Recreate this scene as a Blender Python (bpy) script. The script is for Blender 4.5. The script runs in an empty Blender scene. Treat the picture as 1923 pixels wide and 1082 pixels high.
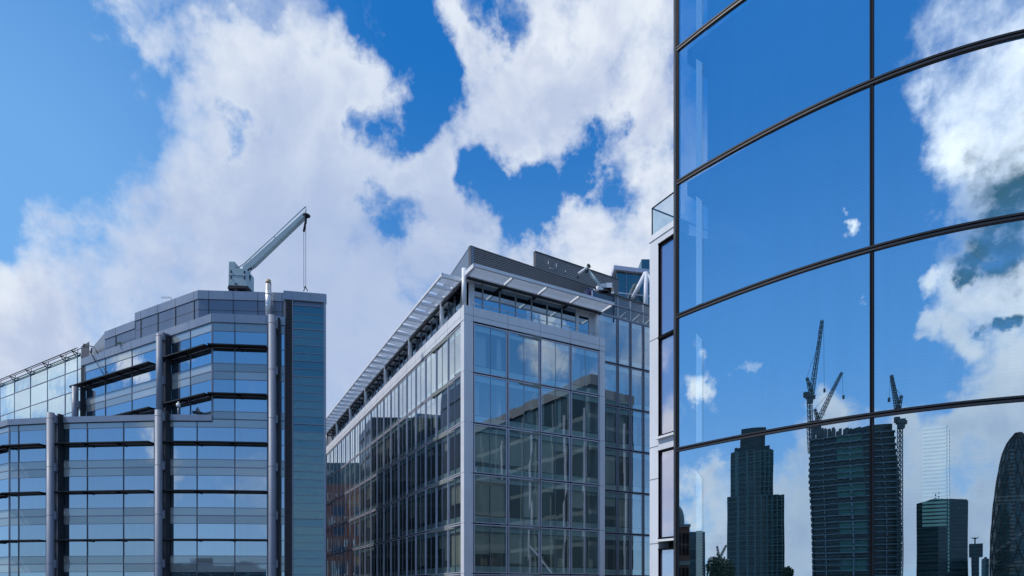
import bpy, math, random
from mathutils import Vector, Matrix
R = math.radians
random.seed(7)
S = bpy.context.scene
COL = S.collection

# ------------------------------------------------------------------ camera
EYE = 22.0                      # the camera stands at a seventh-floor window
CX, HZ, F = 961.5, 1107.0, 1200.0
cd = bpy.data.cameras.new('camera'); cam = bpy.data.objects.new('camera', cd); COL.objects.link(cam)
cam.location = (0, 0, EYE); cam.rotation_euler = (R(90), 0, 0)
cd.sensor_width = 36; cd.lens = 36*F/1923; cd.shift_y = (HZ-541)/1923
cd.clip_start = .1; cd.clip_end = 5000
S.camera = cam
S.view_settings.view_transform = 'Standard'; S.view_settings.look = 'None'
S.view_settings.exposure = 0.0; S.view_settings.gamma = 1
S.cycles.max_bounces = 9; S.cycles.glossy_bounces = 4; S.cycles.transparent_max_bounces = 16
S.cycles.diffuse_bounces = 3
S.cycles.sample_clamp_indirect = 4.0

SUN_AZ, SUN_EL = -98.0, 50.0    # clockwise from +Y
def azdir(az, el): return Vector((math.sin(R(az))*math.cos(R(el)), math.cos(R(az))*math.cos(R(el)), math.sin(R(el))))
sl = bpy.data.lights.new('sun', 'SUN'); sun = bpy.data.objects.new('sun', sl); COL.objects.link(sun)
sl.energy = 3.0; sl.angle = R(1.5); sl.color = (1, .95, .88)
sun.location = (0, 0, 200); sun.rotation_euler = azdir(SUN_AZ, SUN_EL).to_track_quat('Z', 'Y').to_euler()

# ------------------------------------------------------------------ node helper
class NT:
    def __init__(s, tree): s.t = tree; s.n = tree.nodes
    def new(s, typ, ins=None, **kw):
        x = s.n.new(typ)
        for k, v in kw.items(): setattr(x, k, v)
        for k, v in (ins or {}).items(): s.put(x.inputs[k], v)
        return x
    def put(s, sock, v):
        if isinstance(v, bpy.types.NodeSocket): s.t.links.new(v, sock)
        else:
            if hasattr(sock.default_value, '__len__') and not hasattr(v, '__len__'): v = (v,)*len(sock.default_value)
            if hasattr(v, '__len__') and len(sock.default_value) == 4 and len(v) == 3: v = tuple(v)+(1,)
            sock.default_value = v
    def m(s, op, a, b=0.0, c=0.0, clamp=False):
        return s.new('ShaderNodeMath', {0: a, 1: b, 2: c}, operation=op, use_clamp=clamp).outputs[0]
    def v(s, op, a, b=(0, 0, 0), scale=None):
        x = s.new('ShaderNodeVectorMath', {0: a, 1: b}, operation=op)
        if scale is not None: s.put(x.inputs['Scale'], scale)
        return x.outputs['Value'] if op in ('DISTANCE', 'LENGTH', 'DOT_PRODUCT') else x.outputs[0]
    def noise(s, vec, scale, detail=4, rough=.55, dist=0.0, lac=2.0):
        x = s.new('ShaderNodeTexNoise', {'Vector': vec, 'Scale': scale, 'Detail': detail, 'Roughness': rough, 'Distortion': dist, 'Lacunarity': lac})
        return x.outputs[0], x.outputs[1]
    def ss(s, x, a, b, lo=0.0, hi=1.0):
        return s.new('ShaderNodeMapRange', {0: x, 1: a, 2: b, 3: lo, 4: hi}, interpolation_type='SMOOTHSTEP').outputs[0]
    def lin(s, x, a, b, lo=0.0, hi=1.0):
        return s.new('ShaderNodeMapRange', {0: x, 1: a, 2: b, 3: lo, 4: hi}).outputs[0]
    def mix(s, f, a, b, blend='MIX'):
        x = s.new('ShaderNodeMix', data_type='RGBA', blend_type=blend)
        s.put(x.inputs[0], f); s.put(x.inputs[6], a); s.put(x.inputs[7], b)
        return x.outputs[2]

# ------------------------------------------------------------------ sky
def pxdir(x, y): return Vector(((x-CX)/F, 1, (HZ-y)/F)).normalized()
G_NAZ = 234.0                   # heading of the big glass wall's mirror plane
def gdir(x, y):                 # the heading a point of that wall mirrors
    k = (x-CX)/F; d = Vector((k, 1, (HZ-y)/F)).normalized()
    n = Vector((math.sin(R(G_NAZ)), math.cos(R(G_NAZ)), 0))
    return d - 2*d.dot(n)*n

world = bpy.data.worlds.new('World'); S.world = world; world.use_nodes = True
def build_sky():
    w = NT(world.node_tree); w.n.clear()
    sky = w.new('ShaderNodeTexSky', sky_type='NISHITA', sun_disc=False, sun_elevation=R(SUN_EL), sun_rotation=R(SUN_AZ), altitude=50, air_density=1.0, dust_density=.35, ozone_density=2.5)
    d = w.new('ShaderNodeTexCoord').outputs['Generated']
    _, w1 = w.noise(d, 3.2, 3, .5)
    _, w2 = w.noise(d, 11.0, 5, .6)
    off = w.v('ADD', w.v('SCALE', w.v('SUBTRACT', w1, (.5, .5, .5)), scale=.22), w.v('SCALE', w.v('SUBTRACT', w2, (.5, .5, .5)), scale=.17))
    dw = w.v('ADD', d, off)
    f = None
    def blob(c, r):             # 1 inside, falling smoothly to 0 outside
        return w.ss(w.v('DISTANCE', dw, tuple(c)), r*1.8, r*.1)
    pos, neg = [], []
    # the clouds ahead (x, y, radius in the photograph's scale) and those mirrored in the glass
    for x, y, r in FRONT: pos.append((pxdir(x, y), r/F*.86))
    for x, y, r in FRONT_HOLES: neg.append((pxdir(x, y), r/F*.86))
    for x, y, r in BACK: pos.append((gdir(x, y), r/F*.8))
    for x, y, r in BACK_HOLES: neg.append((gdir(x, y), r/F*.8))
    for az, el, r in FREE: pos.append((azdir(az, el), r))
    for az, el, r in FREE_HOLES: neg.append((azdir(az, el), r))
    for c, r in pos:
        b = blob(c, r)
        f = b if f is None else w.m('MAXIMUM', f, b)
    h = None
    for c, r in neg:
        b = blob(c, r)
        h = b if h is None else w.m('MAXIMUM', h, b)
    cov = f
    clear = blob(pxdir(60, 40), 165/F*.86)
    clear = w.m('MAXIMUM', clear, blob(pxdir(190, 60), 75/F*.86))
    cov = w.m('MULTIPLY_ADD', clear, -.9, cov)
    n1, _ = w.noise(d, 4.2, 10, .60, .25)
    n2, _ = w.noise(d, 13.0, 8, .62, .4)
    nn = w.m('ADD', w.m('MULTIPLY', w.m('SUBTRACT', n1, .5), 2.8), w.m('MULTIPLY', w.m('SUBTRACT', n2, .5), 1.0))
    t = w.m('ADD', w.m('MULTIPLY_ADD', cov, 1.5, w.m('MULTIPLY_ADD', h, -1.0, -.52)), nn)
    dens = w.m('POWER', w.ss(t, -.35, .85), .85)
    # light and shade within the cloud: thick middles greyer, edges towards the sun bright
    so = tuple(azdir(SUN_AZ, SUN_EL)*.035)
    n1s, _ = w.noise(w.v('ADD', d, so), 4.2, 7, .60, .25)
    relief = w.m('MULTIPLY', w.m('SUBTRACT', n1, n1s), 3.5)
    thick = w.ss(w.m('SUBTRACT', w.m('MULTIPLY_ADD', t, .62, w.m('MULTIPLY', nn, -.35)), relief), .05, 1.0)
    # a far veil of grey cloud low over the middle of the view
    veil = w.m('SUBTRACT', 1.0, w.m('DIVIDE', w.v('DISTANCE', dw, tuple(pxdir(640, 640))), .42))
    veil = w.ss(veil, -.1, .75)
    low = w.ss(w.v('DISTANCE', dw, tuple(gdir(1690, 960))), .34, .08)
    cc_low = low
    core = None
    for x, y, r in BACK_CORES:
        b = w.m('SUBTRACT', 1.0, w.m('DIVIDE', w.v('DISTANCE', dw, tuple(gdir(x, y))), r/F*.8))
        core = b if core is None else w.m('MAXIMUM', core, b)
    core = w.ss(w.m('ADD', core, w.m('MULTIPLY', nn, .6)), .0, .45)
    white = (8.2, 8.8, 9.6); grey = (5.2, 6.0, 7.9); lav = (4.0, 5.1, 7.5); dark = (.6, 1.7, 2.6)
    glow = w.ss(w.v('DISTANCE', d, tuple(azdir(SUN_AZ, SUN_EL))), .80, .30, 0, .85)      # clouds near the sun shine
    white = w.mix(glow, white, (16, 16, 16.5)); grey = w.mix(glow, grey, (11, 11.5, 12.5))
    cc = w.mix(thick, white, grey)
    cc = w.mix(w.m('MULTIPLY', veil, .8), cc, lav)
    cc = w.mix(w.m('MULTIPLY', cc_low, .6), cc, (3.6, 5.0, 7.0))
    cc = w.mix(core, cc, dark)
    el = w.new('ShaderNodeSeparateXYZ', {0: d}).outputs[2]
    deep = w.mix(w.ss(el, .26, .66), w.mix(w.ss(el, -.02, .34), (4.2, 6.1, 8.4), (1.35, 3.8, 7.8)), (.12, 1.75, 5.7))
    blue = w.mix(.78, w.mix(1.0, sky.outputs[0], (.25, .8, 1.4), 'MULTIPLY'), deep)
    pale = w.ss(w.v('DISTANCE', d, tuple(pxdir(-60, 380))), .52, .05, 0, .8)      # thin high veil to the left
    blue = w.mix(pale, blue, (1.9, 4.5, 8.6))
    col = w.mix(dens, blue, cc)
    bg = w.new('ShaderNodeBackground', {0: col, 1: .1})
    out = w.new('ShaderNodeOutputWorld', {0: bg.outputs[0]})
FRONT = [(200, 330, 110), (110, 400, 120), (260, 250, 100), (300, 170, 80), (20, 480, 130), (250, 480, 220), (120, 560, 200), (480, 320, 150), (640, 330, 110), (40, 620, 230), (120, 480, 140), (200, 400, 140), (290, 300, 120), (330, 200, 90), (400, 180, 110), (520, 160, 120), (620, 130, 75),
         (370, 70, 70), (450, 60, 70), (640, 230, 95), (400, 450, 230), (560, 430, 150), (300, 600, 260), (700, 560, 130), (560, 650, 220),
         (720, 720, 160), (790, 330, 80), (830, 400, 95), (880, 470, 80), (830, 540, 100), (960, 240, 100), (1030, 200, 100), (1120, 190, 90),
         (930, 110, 70), (1060, 90, 90), (1230, 250, 90), (1200, 360, 80), (1120, 450, 80), (1060, 480, 70), (1220, 480, 130), (985, 310, 55), (1200, 60, 110), (0, 760, 160), (960, 500, 70), (880, 580, 90), (680, 800, 170), (900, 520, 80)]
FRONT_HOLES = [(120, 110, 150), (40, 20, 150), (200, 20, 80), (10, 270, 80), (790, 50, 90), (770, 170, 60), (680, 0, 60), (775, 435, 45), (705, 370, 30), (1010, 400, 50), (930, 355, 40), (1110, 305, 42), (450, 240, 26), (950, 50, 30), (690, 190, 30), (1010, 75, 40), (1090, 120, 34)]
BACK = [(1900, 90, 120), (1870, 210, 90), (1920, 320, 140), (1850, 420, 60), (1880, 540, 110), (1800, 640, 70), (1740, 540, 45), (1910, 720, 90), (1730, 650, 45),
        (1595, 432, 24), (1570, 390, 20), (1560, 540, 22), (1860, 800, 80), (1780, 830, 60), (1720, 900, 80), (1560, 960, 110), (1820, 1000, 110), (1380, 1010, 90), (1480, 960, 80), (1880, 960, 90), (1500, 880, 70), (1400, 960, 90), (1330, 930, 50),
        (1290, 765, 26), (1500, 1020, 120), (1750, 1030, 130), (1640, 860, 50)]
BACK_HOLES = [(1600, 250, 200), (1400, 560, 190), (1680, 350, 90), (1700, 720, 50), (1450, 200, 250), (1800, 940, 40), (1440, 850, 50)]
BACK_CORES = [(1915, 390, 135), (1890, 460, 95), (1845, 500, 50), (1885, 625, 40)]
FREE = [(-79, 14, .075), (-73, 19, .06), (-87.5, 16.5, .030), (-91.5, 17.5, .024), (-48, 22, .26), (-45, 38, .35), (-150, 17, .045), (-157, 18, .03), (-143, 12, .05), (-152, 8, .05), (118, 22, .045), (113, 15, .05), (-70, 8, .12),
        (90, 30, .25), (160, 50, .3), (-170, 60, .35), (60, 60, .3), (0, 75, .3)]
FREE_HOLES = [(-158, 24, .10), (-150, 27, .15), (126, 24, .1), (-72, 22, .12)]
build_sky()

# ------------------------------------------------------------------ materials
MATS = {}
def pbr(name, col, rough=.5, metal=0.0, var=.08, scale=.6, streak=0.0, spec=.5, bump=0.0):
    mt = bpy.data.materials.new(name); mt.use_nodes = True
    n = NT(mt.node_tree); b = n.n['Principled BSDF']
    g = n.new('ShaderNodeNewGeometry').outputs['Position']
    a, _ = n.noise(g, scale, 6, .6)
    fac = n.lin(a, .3, .7, 1-var, 1+var)
    if streak:
        sv = n.v('MULTIPLY', g, (2.2, 2.2, .10))
        s2, _ = n.noise(sv, 1.0, 5, .6)
        fac = n.m('MULTIPLY', fac, n.lin(s2, .35, .75, 1.0, 1-streak))
    c = n.new('ShaderNodeVectorMath', {0: tuple(col)}, operation='SCALE'); n.put(c.inputs['Scale'], fac)
    n.put(b.inputs['Base Color'], c.outputs[0]); n.put(b.inputs['Metallic'], metal)
    n.put(b.inputs['Roughness'], n.lin(a, .3, .7, max(.02, rough-.08), min(1, rough+.08)))
    n.put(b.inputs['Specular IOR Level'], spec)
    if bump:
        bn = n.new('ShaderNodeBump', {'Height': a, 'Strength': bump, 'Distance': .02}); n.put(b.inputs['Normal'], bn.outputs[0])
    MATS[name] = mt; return mt
def glass(name, body, tint=(1, 1, 1), r0=.5, r1=.95, clear=None, wave=.0, wscale=.5, rough=0.0, power=3.0, vary=.12, dirt=.05):
    """coated facade glass: mirror coat over a dark body, or over a view into the room (clear = tint of the view)"""
    mt = bpy.data.materials.new(name); mt.use_nodes = True
    n = NT(mt.node_tree); n.n.clear()
    lw = n.new('ShaderNodeLayerWeight', {'Blend': .5}).outputs['Facing']
    fac = n.m('MULTIPLY_ADD', n.m('POWER', lw, power), r1-r0, r0)
    rnd = n.new('ShaderNodeObjectInfo').outputs['Random']
    pos = n.new('ShaderNodeNewGeometry').outputs['Position']
    st, _ = n.noise(n.v('MULTIPLY', pos, (3.0, 3.0, .16)), 1.0, 5, .65)
    fac = n.m('MULTIPLY', fac, n.m('MULTIPLY_ADD', n.m('SUBTRACT', rnd, .5), vary, 1.0))
    fac = n.m('MULTIPLY', fac, n.lin(st, .42, .75, 1.0, 1-dirt), clamp=True)
    body = n.mix(rnd, tuple(x*.7 for x in body), tuple(x*1.4 for x in body))
    gl = n.new('ShaderNodeBsdfGlossy', {'Color': tint, 'Roughness': rough})
    if wave:
        g = n.new('ShaderNodeNewGeometry').outputs['Position']
        a, _ = n.noise(g, wscale, 2, .5)
        bn = n.new('ShaderNodeBump', {'Height': a, 'Strength': 1.0, 'Distance': wave}); n.put(gl.inputs['Normal'], bn.outputs[0])
    df = n.new('ShaderNodeBsdfDiffuse', {'Color': body})
    under = df.outputs[0]
    if clear:
        tr = n.new('ShaderNodeBsdfTransparent', {'Color': clear})
        mx = n.new('ShaderNodeMixShader', {0: .93, 1: df.outputs[0], 2: tr.outputs[0]}); under = mx.outputs[0]
    mx = n.new('ShaderNodeMixShader', {0: fac, 1: under, 2: gl.outputs[0]})
    n.new('ShaderNodeOutputMaterial', {0: mx.outputs[0]})
    MATS[name] = mt; return mt
def facade(name, frame, pane, bw, bh, gap=.12, rough=.25, metal=0.0, hz=1.6):
    """window grid of a far tower: frame lines round panes of uneven darkness"""
    mt = bpy.data.materials.new(name); mt.use_nodes = True
    n = NT(mt.node_tree); b = n.n['Principled BSDF']
    tc = n.new('ShaderNodeTexCoord').outputs['Object']
    sp = n.new('ShaderNodeSeparateXYZ', {0: tc}).outputs
    h = n.m('ADD', sp[0], sp[1])
    fx = n.m('FRACT', n.m('DIVIDE', h, bw)); fz = n.m('FRACT', n.m('DIVIDE', sp[2], bh))
    lx = n.m('LESS_THAN', fx, gap); lz = n.m('LESS_THAN', fz, gap*hz)
    line = n.m('MAXIMUM', lx, lz)
    cell = n.new('ShaderNodeCombineXYZ', {0: n.m('FLOOR', n.m('DIVIDE', h, bw)), 1: n.m('FLOOR', n.m('DIVIDE', sp[2], bh))}).outputs[0]
    wn = n.new('ShaderNodeTexWhiteNoise', {'Vector': cell}, noise_dimensions='2D').outputs['Value'] if False else n.new('ShaderNodeTexWhiteNoise', {'Vector': cell}).outputs['Value']
    pc = n.mix(wn, tuple(x*.6 for x in pane), tuple(x*1.5 for x in pane))
    n.put(b.inputs['Base Color'], n.mix(line, pc, frame))
    n.put(b.inputs['Roughness'], n.m('MULTIPLY_ADD', line, .4, rough)); n.put(b.inputs['Metallic'], metal)
    MATS[name] = mt; return mt
def louvre_mat(name, col, pitch):
    mt = bpy.data.materials.new(name); mt.use_nodes = True
    n = NT(mt.node_tree); b = n.n['Principled BSDF']
    g = n.new('ShaderNodeNewGeometry').outputs['Position']
    a, _ = n.noise(g, .5, 6, .6)
    c = n.new('ShaderNodeVectorMath', {0: tuple(col)}, operation='SCALE'); n.put(c.inputs['Scale'], n.lin(a, .3, .7, .85, 1.15))
    n.put(b.inputs['Base Color'], c.outputs[0]); n.put(b.inputs['Roughness'], .45)
    MATS[name] = mt; return mt

pbr('white_panel', (.74, .77, .83), .42, 0, .05, .4, .10)
pbr('white_paint', (.80, .83, .87), .38, 0, .05, .9, .06)
pbr('pale_soffit', (.80, .83, .88), .5, 0, .05, .5)
pbr('grey_metal', (.30, .345, .42), .38, .35, .06, .3, .12)
pbr('grey_panel', (.17, .215, .29), .36, .3, .07, .25, .10)
pbr('column_metal', (.215, .25, .32), .55, .15, .06, .4, .10)
pbr('frame_metal', (.24, .26, .32), .4, .3, .06, .5)
pbr('rail_metal', (.016, .018, .026), .5, .0, .06, .5)
pbr('lilac_frame', (.54, .56, .66), .42, .2, .05, .5)
pbr('dark_metal', (.024, .028, .036), .5, 0, .1, .6, 0, .25)
pbr('black_metal', (.006, .0065, .009), .6, 0, .1, .6, 0, .08)
pbr('dark_louvre', (.075, .07, .085), .5, .1, .1, .5)
pbr('screen_slat', (.175, .18, .19), .5, .15, .10, .5, .10)
pbr('screen_back', (.07, .072, .08), .7)
pbr('joint', (.05, .055, .07), .7)
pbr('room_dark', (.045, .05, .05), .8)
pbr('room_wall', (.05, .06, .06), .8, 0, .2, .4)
pbr('room_ceiling', (.22, .25, .25), .8)
pbr('spandrel_frit', (.62, .76, .75), .5, 0, .06, .7)
pbr('blind_beige', (.78, .74, .62), .8, 0, .06, .8)
pbr('blind_white', (.62, .66, .68), .7, 0, .04, .8)
pbr('slat_white', (.50, .80, .84), .5)
pbr('strip_pale', (.55, .80, .90), .6)
pbr('ground_stone', (.13, .13, .13), .85, 0, .2, .08)
pbr('concrete', (.24, .25, .26), .8, 0, .15, .2, .2)
pbr('brick', (.50, .18, .10), .85, 0, .15, .5, .15, .3)
pbr('brick_dark', (.13, .075, .055), .85, 0, .15, .5, .15, .3)
pbr('brick_trim', (.36, .25, .19), .8, 0, .1, .5)
pbr('green_glass_roof', (.06, .16, .16), .2, 0, .1, .3)
pbr('galvanised', (.58, .60, .62), .35, .6, .08, 1.5)
pbr('rust_cap', (.40, .31, .22), .6, .2, .15, 4)
pbr('crane_grey', (.36, .47, .50), .42, .1, .06, .8, .08)
pbr('crane_steel', (.05, .085, .10), .6, 0, .1, .5)
pbr('cable', (.10, .13, .20), .6)
pbr('tarp_blue', (.018, .03, .085), .75, 0, .25, 2.5, 0, .3, .6)
pbr('leaf', (.05, .16, .05), .8, 0, .3, 6)
pbr('leaf_dark', (.03, .06, .035), .85, 0, .3, 1)
pbr('card', (.55, .38, .20), .8); pbr('card_pale', (.85, .76, .55), .8); pbr('wood_red', (.22, .09, .045), .6)
pbr('lead_dome', (.13, .17, .16), .5, .2, .12, .5, .15)
pbr('slab_grey', (.16, .24, .28), .8, 0, .2, .3)
pbr('net_green', (.07, .20, .18), .9, 0, .2, .2)
pbr('lamp_white', (.8, .8, .82), .3)
glass('left_glass', (.02, .04, .06), (.78, .87, .98), .55, .95, None, .006, .45, vary=.22)
glass('left_spandrel', (.29, .33, .335), (.82, .91, .97), .21, .75, None, .006, .5, .03)
glass('tower_glass', (.012, .055, .075), (.72, .95, 1.0), .20, .75, None, .02, 1.2, .02)
glass('wing_glass', (.17, .32, .38), (.80, .94, 1.0), .62, .95, None, .014, .4)
glass('block_glass', (.01, .02, .02), (.82, .93, 1.0), .43, .96, (.80, .90, .89), .0015, .5, 0, 2.2)
glass('top_glass', (.006, .02, .03), (.70, .88, 1.0), .55, .95, None, .012, .5)
glass('curtain_glass', (.02, .04, .05), (.78, .89, .96), .82, .98, (.78, .88, .90), .0012, .35, vary=.02, dirt=.045)
glass('return_glass', (.16, .17, .27), (.90, .88, .95), .58, .95, None, .006, .5)
glass('lit_strip_paint', (.30, .46, .52), (.80, .92, 1.0), .74, .97)
glass('lit_blind_paint', (.11, .30, .33), (.86, .95, 1.0), .70, .97)
glass('clear_glass', (.2, .3, .35), (.9, .97, 1.0), .10, .8, (.82, .90, .93))
def frosted(name, col):
    mt = bpy.data.materials.new(name); mt.use_nodes = True
    n = NT(mt.node_tree); n.n.clear()
    g = n.new('ShaderNodeNewGeometry').outputs['Position']; a, _ = n.noise(g, .8, 5, .6)
    c = n.mix(n.lin(a, .3, .7, 0, 1), tuple(x*.9 for x in col), col); tp = n.new('ShaderNodeBsdfTransparent', {'Color': (.8, .86, .92)})
    t = n.new('ShaderNodeBsdfTranslucent', {'Color': c}); df = n.new('ShaderNodeBsdfDiffuse', {'Color': c}); gl = n.new('ShaderNodeBsdfGlossy', {'Roughness': .15})
    m1 = n.new('ShaderNodeMixShader', {0: .45, 1: t.outputs[0], 2: df.outputs[0]}); m2 = n.new('ShaderNodeMixShader', {0: .06, 1: m1.outputs[0], 2: gl.outputs[0]})
    m3 = n.new('ShaderNodeMixShader', {0: .42, 1: m2.outputs[0], 2: tp.outputs[0]})
    n.new('ShaderNodeOutputMaterial', {0: m3.outputs[0]}); MATS[name] = mt
frosted('frosted_panel', (.58, .64, .72))
facade('green_office', (.16, .20, .20), (.03, .05, .05), 1.6, 3.9, .08)
facade('dark_office', (.06, .075, .08), (.02, .032, .036), 1.5, 3.8, .10)
facade('ribbed_tower', (.07, .15, .16), (.008, .03, .036), 4.2, 3.6, .24, .35, 0, .5)
facade('black_tower', (.022, .055, .06), (.005, .02, .025), 4.2, 3.8, .10, .3)
facade('diagrid_glass', (.03, .08, .09), (.014, .05, .062), 4.0, 4.0, .10, .25)
facade('blue_grid', (.16, .2, .24), (.03, .10, .18), 1.5, 1.9, .08)
M = MATS

# ------------------------------------------------------------------ mesh helpers
class MB:
    def __init__(s): s.v = []; s.f = []; s.mi = []; s.mats = []; s.sm = []
    def mid(s, m):
        if m not in s.mats: s.mats.append(m)
        return s.mats.index(m)
    def face(s, pts, m, smooth=False):
        i = len(s.v); s.v += [tuple(p) for p in pts]; s.f.append(tuple(range(i, i+len(pts)))); s.mi.append(s.mid(m)); s.sm.append(smooth)
    def hexa(s, p, m):          # p: bottom ring 0-3, top ring 4-7
        i = len(s.v); s.v += [tuple(q) for q in p]
        for f in ((3, 2, 1, 0), (4, 5, 6, 7), (0, 1, 5, 4), (1, 2, 6, 5), (2, 3, 7, 6), (3, 0, 4, 7)):
            s.f.append(tuple(i+k for k in f)); s.mi.append(s.mid(m)); s.sm.append(False)
    def box(s, x0, x1, y0, y1, z0, z1, m):
        s.hexa([(x0, y0, z0), (x1, y0, z0), (x1, y1, z0), (x0, y1, z0), (x0, y0, z1), (x1, y0, z1), (x1, y1, z1), (x0, y1, z1)], m)
    def wbox(s, wl, u0, u1, w0, w1, z0, z1, m, seg=1.2, ends=True):
        n = max(1, int(math.ceil((u1-u0)/seg))) if wl.curved else 1
        us = wl.cuts(u0, u1) if not wl.curved else [u0+(u1-u0)*i/n for i in range(n+1)]
        for a, b in zip(us, us[1:]):
            s.hexa([wl.P(a, w1, z0), wl.P(b, w1, z0), wl.P(b, w0, z0), wl.P(a, w0, z0), wl.P(a, w1, z1), wl.P(b, w1, z1), wl.P(b, w0, z1), wl.P(a, w0, z1)], m)
    def wquad(s, wl, u0, u1, w, z0, z1, m, seg=.4):
        n = max(1, int(math.ceil((u1-u0)/seg))) if wl.curved else 1
        us = wl.cuts(u0, u1) if not wl.curved else [u0+(u1-u0)*i/n for i in range(n+1)]
        for a, b in zip(us, us[1:]):
            s.face([wl.P(a, w, z0), wl.P(b, w, z0), wl.P(b, w, z1), wl.P(a, w, z1)], m)
    def tube(s, p, q, r0, m, r1=None, n=8, caps=True):
        p = Vector(p); q = Vector(q); r1 = r0 if r1 is None else r1
        d = (q-p).normalized(); a = d.orthogonal().normalized(); b = d.cross(a)
        i = len(s.v)
        for c, r in ((p, r0), (q, r1)):
            for k in range(n):
                t = 2*math.pi*k/n; s.v.append(tuple(c+a*(r*math.cos(t))+b*(r*math.sin(t))))
        for k in range(n):
            s.f.append((i+k, i+(k+1) % n, i+n+(k+1) % n, i+n+k)); s.mi.append(s.mid(m)); s.sm.append(n > 5)
        if caps:
            s.f.append(tuple(i+k for k in reversed(range(n)))); s.mi.append(s.mid(m)); s.sm.append(False)
            s.f.append(tuple(i+n+k for k in range(n))); s.mi.append(s.mid(m)); s.sm.append(False)
    def prism(s, poly, z0, z1, m, top=None):
        a = sum(p[0]*q[1]-q[0]*p[1] for p, q in zip(poly, poly[1:]+poly[:1]))
        if a < 0: poly = poly[::-1]
        n = len(poly)
        for k in range(n):
            p, q = poly[k], poly[(k+1) % n]
            s.face([(p[0], p[1], z0), (q[0], q[1], z0), (q[0], q[1], z1), (p[0], p[1], z1)], m)
        s.face([(p[0], p[1], z1) for p in poly], top or m); s.face([(p[0], p[1], z0) for p in reversed(poly)], top or m)
    def lathe(s, c, prof, m, n=24):
        i = len(s.v)
        for r, z in prof:
            for k in range(n):
                t = 2*math.pi*k/n; s.v.append((c[0]+r*math.cos(t), c[1]+r*math.sin(t), z))
        for j in range(len(prof)-1):
            for k in range(n):
                s.f.append((i+j*n+k, i+j*n+(k+1) % n, i+(j+1)*n+(k+1) % n, i+(j+1)*n+k)); s.mi.append(s.mid(m)); s.sm.append(True)
        s.f.append(tuple(i+(len(prof)-1)*n+k for k in range(n))); s.mi.append(s.mid(m)); s.sm.append(False)
    def build(s, name, parent=None, origin=None):
        base = Vector(origin) if origin is not None else (wloc(parent) if parent is not None else Vector((0, 0, 0)))
        me = bpy.data.meshes.new(name)
        me.from_pydata([(x-base.x, y-base.y, z-base.z) for x, y, z in s.v], [], s.f)
        for m in s.mats: me.materials.append(M[m])
        me.polygons.foreach_set('material_index', s.mi); me.polygons.foreach_set('use_smooth', s.sm)
        me.update()
        o = bpy.data.objects.new(name, me); COL.objects.link(o)
        if parent is not None:
            o.parent = parent; o.location = base - wloc(parent)
        else: o.location = base
        return o
def wloc(o):
    v = Vector((0, 0, 0))
    while o is not None: v += o.location; o = o.parent
    return v
def tag(o, label, cat, group=None):
    o['label'] = label; o['category'] = cat
    if group: o['group'] = group
    return o
def thing(name, label, cat, loc, group=None):
    o = bpy.data.objects.new(name, None); COL.objects.link(o); o.location = loc; o.empty_display_size = .5
    return tag(o, label, cat, group)

class Wall:
    """a vertical wall along a ground line, running left to right as seen from the street; u along it, w out of it"""
    def __init__(s, pts, curved=False):
        s.p = [Vector((a, b)) for a, b in pts]; s.curved = curved
        s.l = [0.0]
        for a, b in zip(s.p, s.p[1:]): s.l.append(s.l[-1]+(b-a).length)
        s.L = s.l[-1]
        s.t = [(b-a).normalized() for a, b in zip(s.p, s.p[1:])]
        s.vt = [s.t[0]]+[(a+b).normalized() for a, b in zip(s.t, s.t[1:])]+[s.t[-1]]
    def _seg(s, u):
        for i in range(len(s.t)):
            if u <= s.l[i+1] or i == len(s.t)-1: return i
    def P(s, u, w=0.0, z=0.0):
        i = s._seg(u); f = (u-s.l[i])/(s.l[i+1]-s.l[i]); q = s.p[i]+(s.p[i+1]-s.p[i])*f
        ff = min(1, max(0, f))
        if s.curved: t = (s.vt[i]*(1-ff)+s.vt[i+1]*ff).normalized(); k = 1
        else:
            t = s.t[i]; k = 1
            if f < 1e-6 and i > 0: t = s.vt[i]; k = 1/max(.5, t.dot(s.t[i]))
            if f > 1-1e-6 and i < len(s.t)-1: t = s.vt[i+1]; k = 1/max(.5, t.dot(s.t[i]))
        return Vector((q.x+t.y*w*k, q.y-t.x*w*k, z))
    def cuts(s, a, b): return [a]+[x for x in s.l[1:-1] if a+.02 < x < b-.02]+[b]
    def px(s, x, w=0.0):        # where along the wall the photograph's column x falls
        k = (x-CX)/F; best = None
        for i in range(len(s.t)):
            t = s.t[i]; a = s.p[i]+Vector((t.y, -t.x))*w
            den = t.x-k*t.y
            if abs(den) < 1e-9: continue
            u = (k*a.y-a.x)/den
            lo = -40 if i == 0 else -.3; hi = (s.l[i+1]-s.l[i])+(60 if i == len(s.t)-1 else .3)
            if lo <= u <= hi and a.y+t.y*u > 0: best = s.l[i]+u; break
        return best
    def z(s, u, y, w=0.0): return EYE+(HZ-y)/F*s.P(u, w).y
def at(x, Y): return ((x-CX)/F*Y, Y)
def pt(x, y, Y): return Vector(((x-CX)/F*Y, Y, EYE+(HZ-y)/F*Y))

# ------------------------------------------------------------------ ground
g = MB(); g.face([(-3000, -3000, 0), (3000, -3000, 0), (3000, 3000, 0), (-3000, 3000, 0)], 'ground_stone')
o = g.build('ground'); o['kind'] = 'structure'

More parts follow.
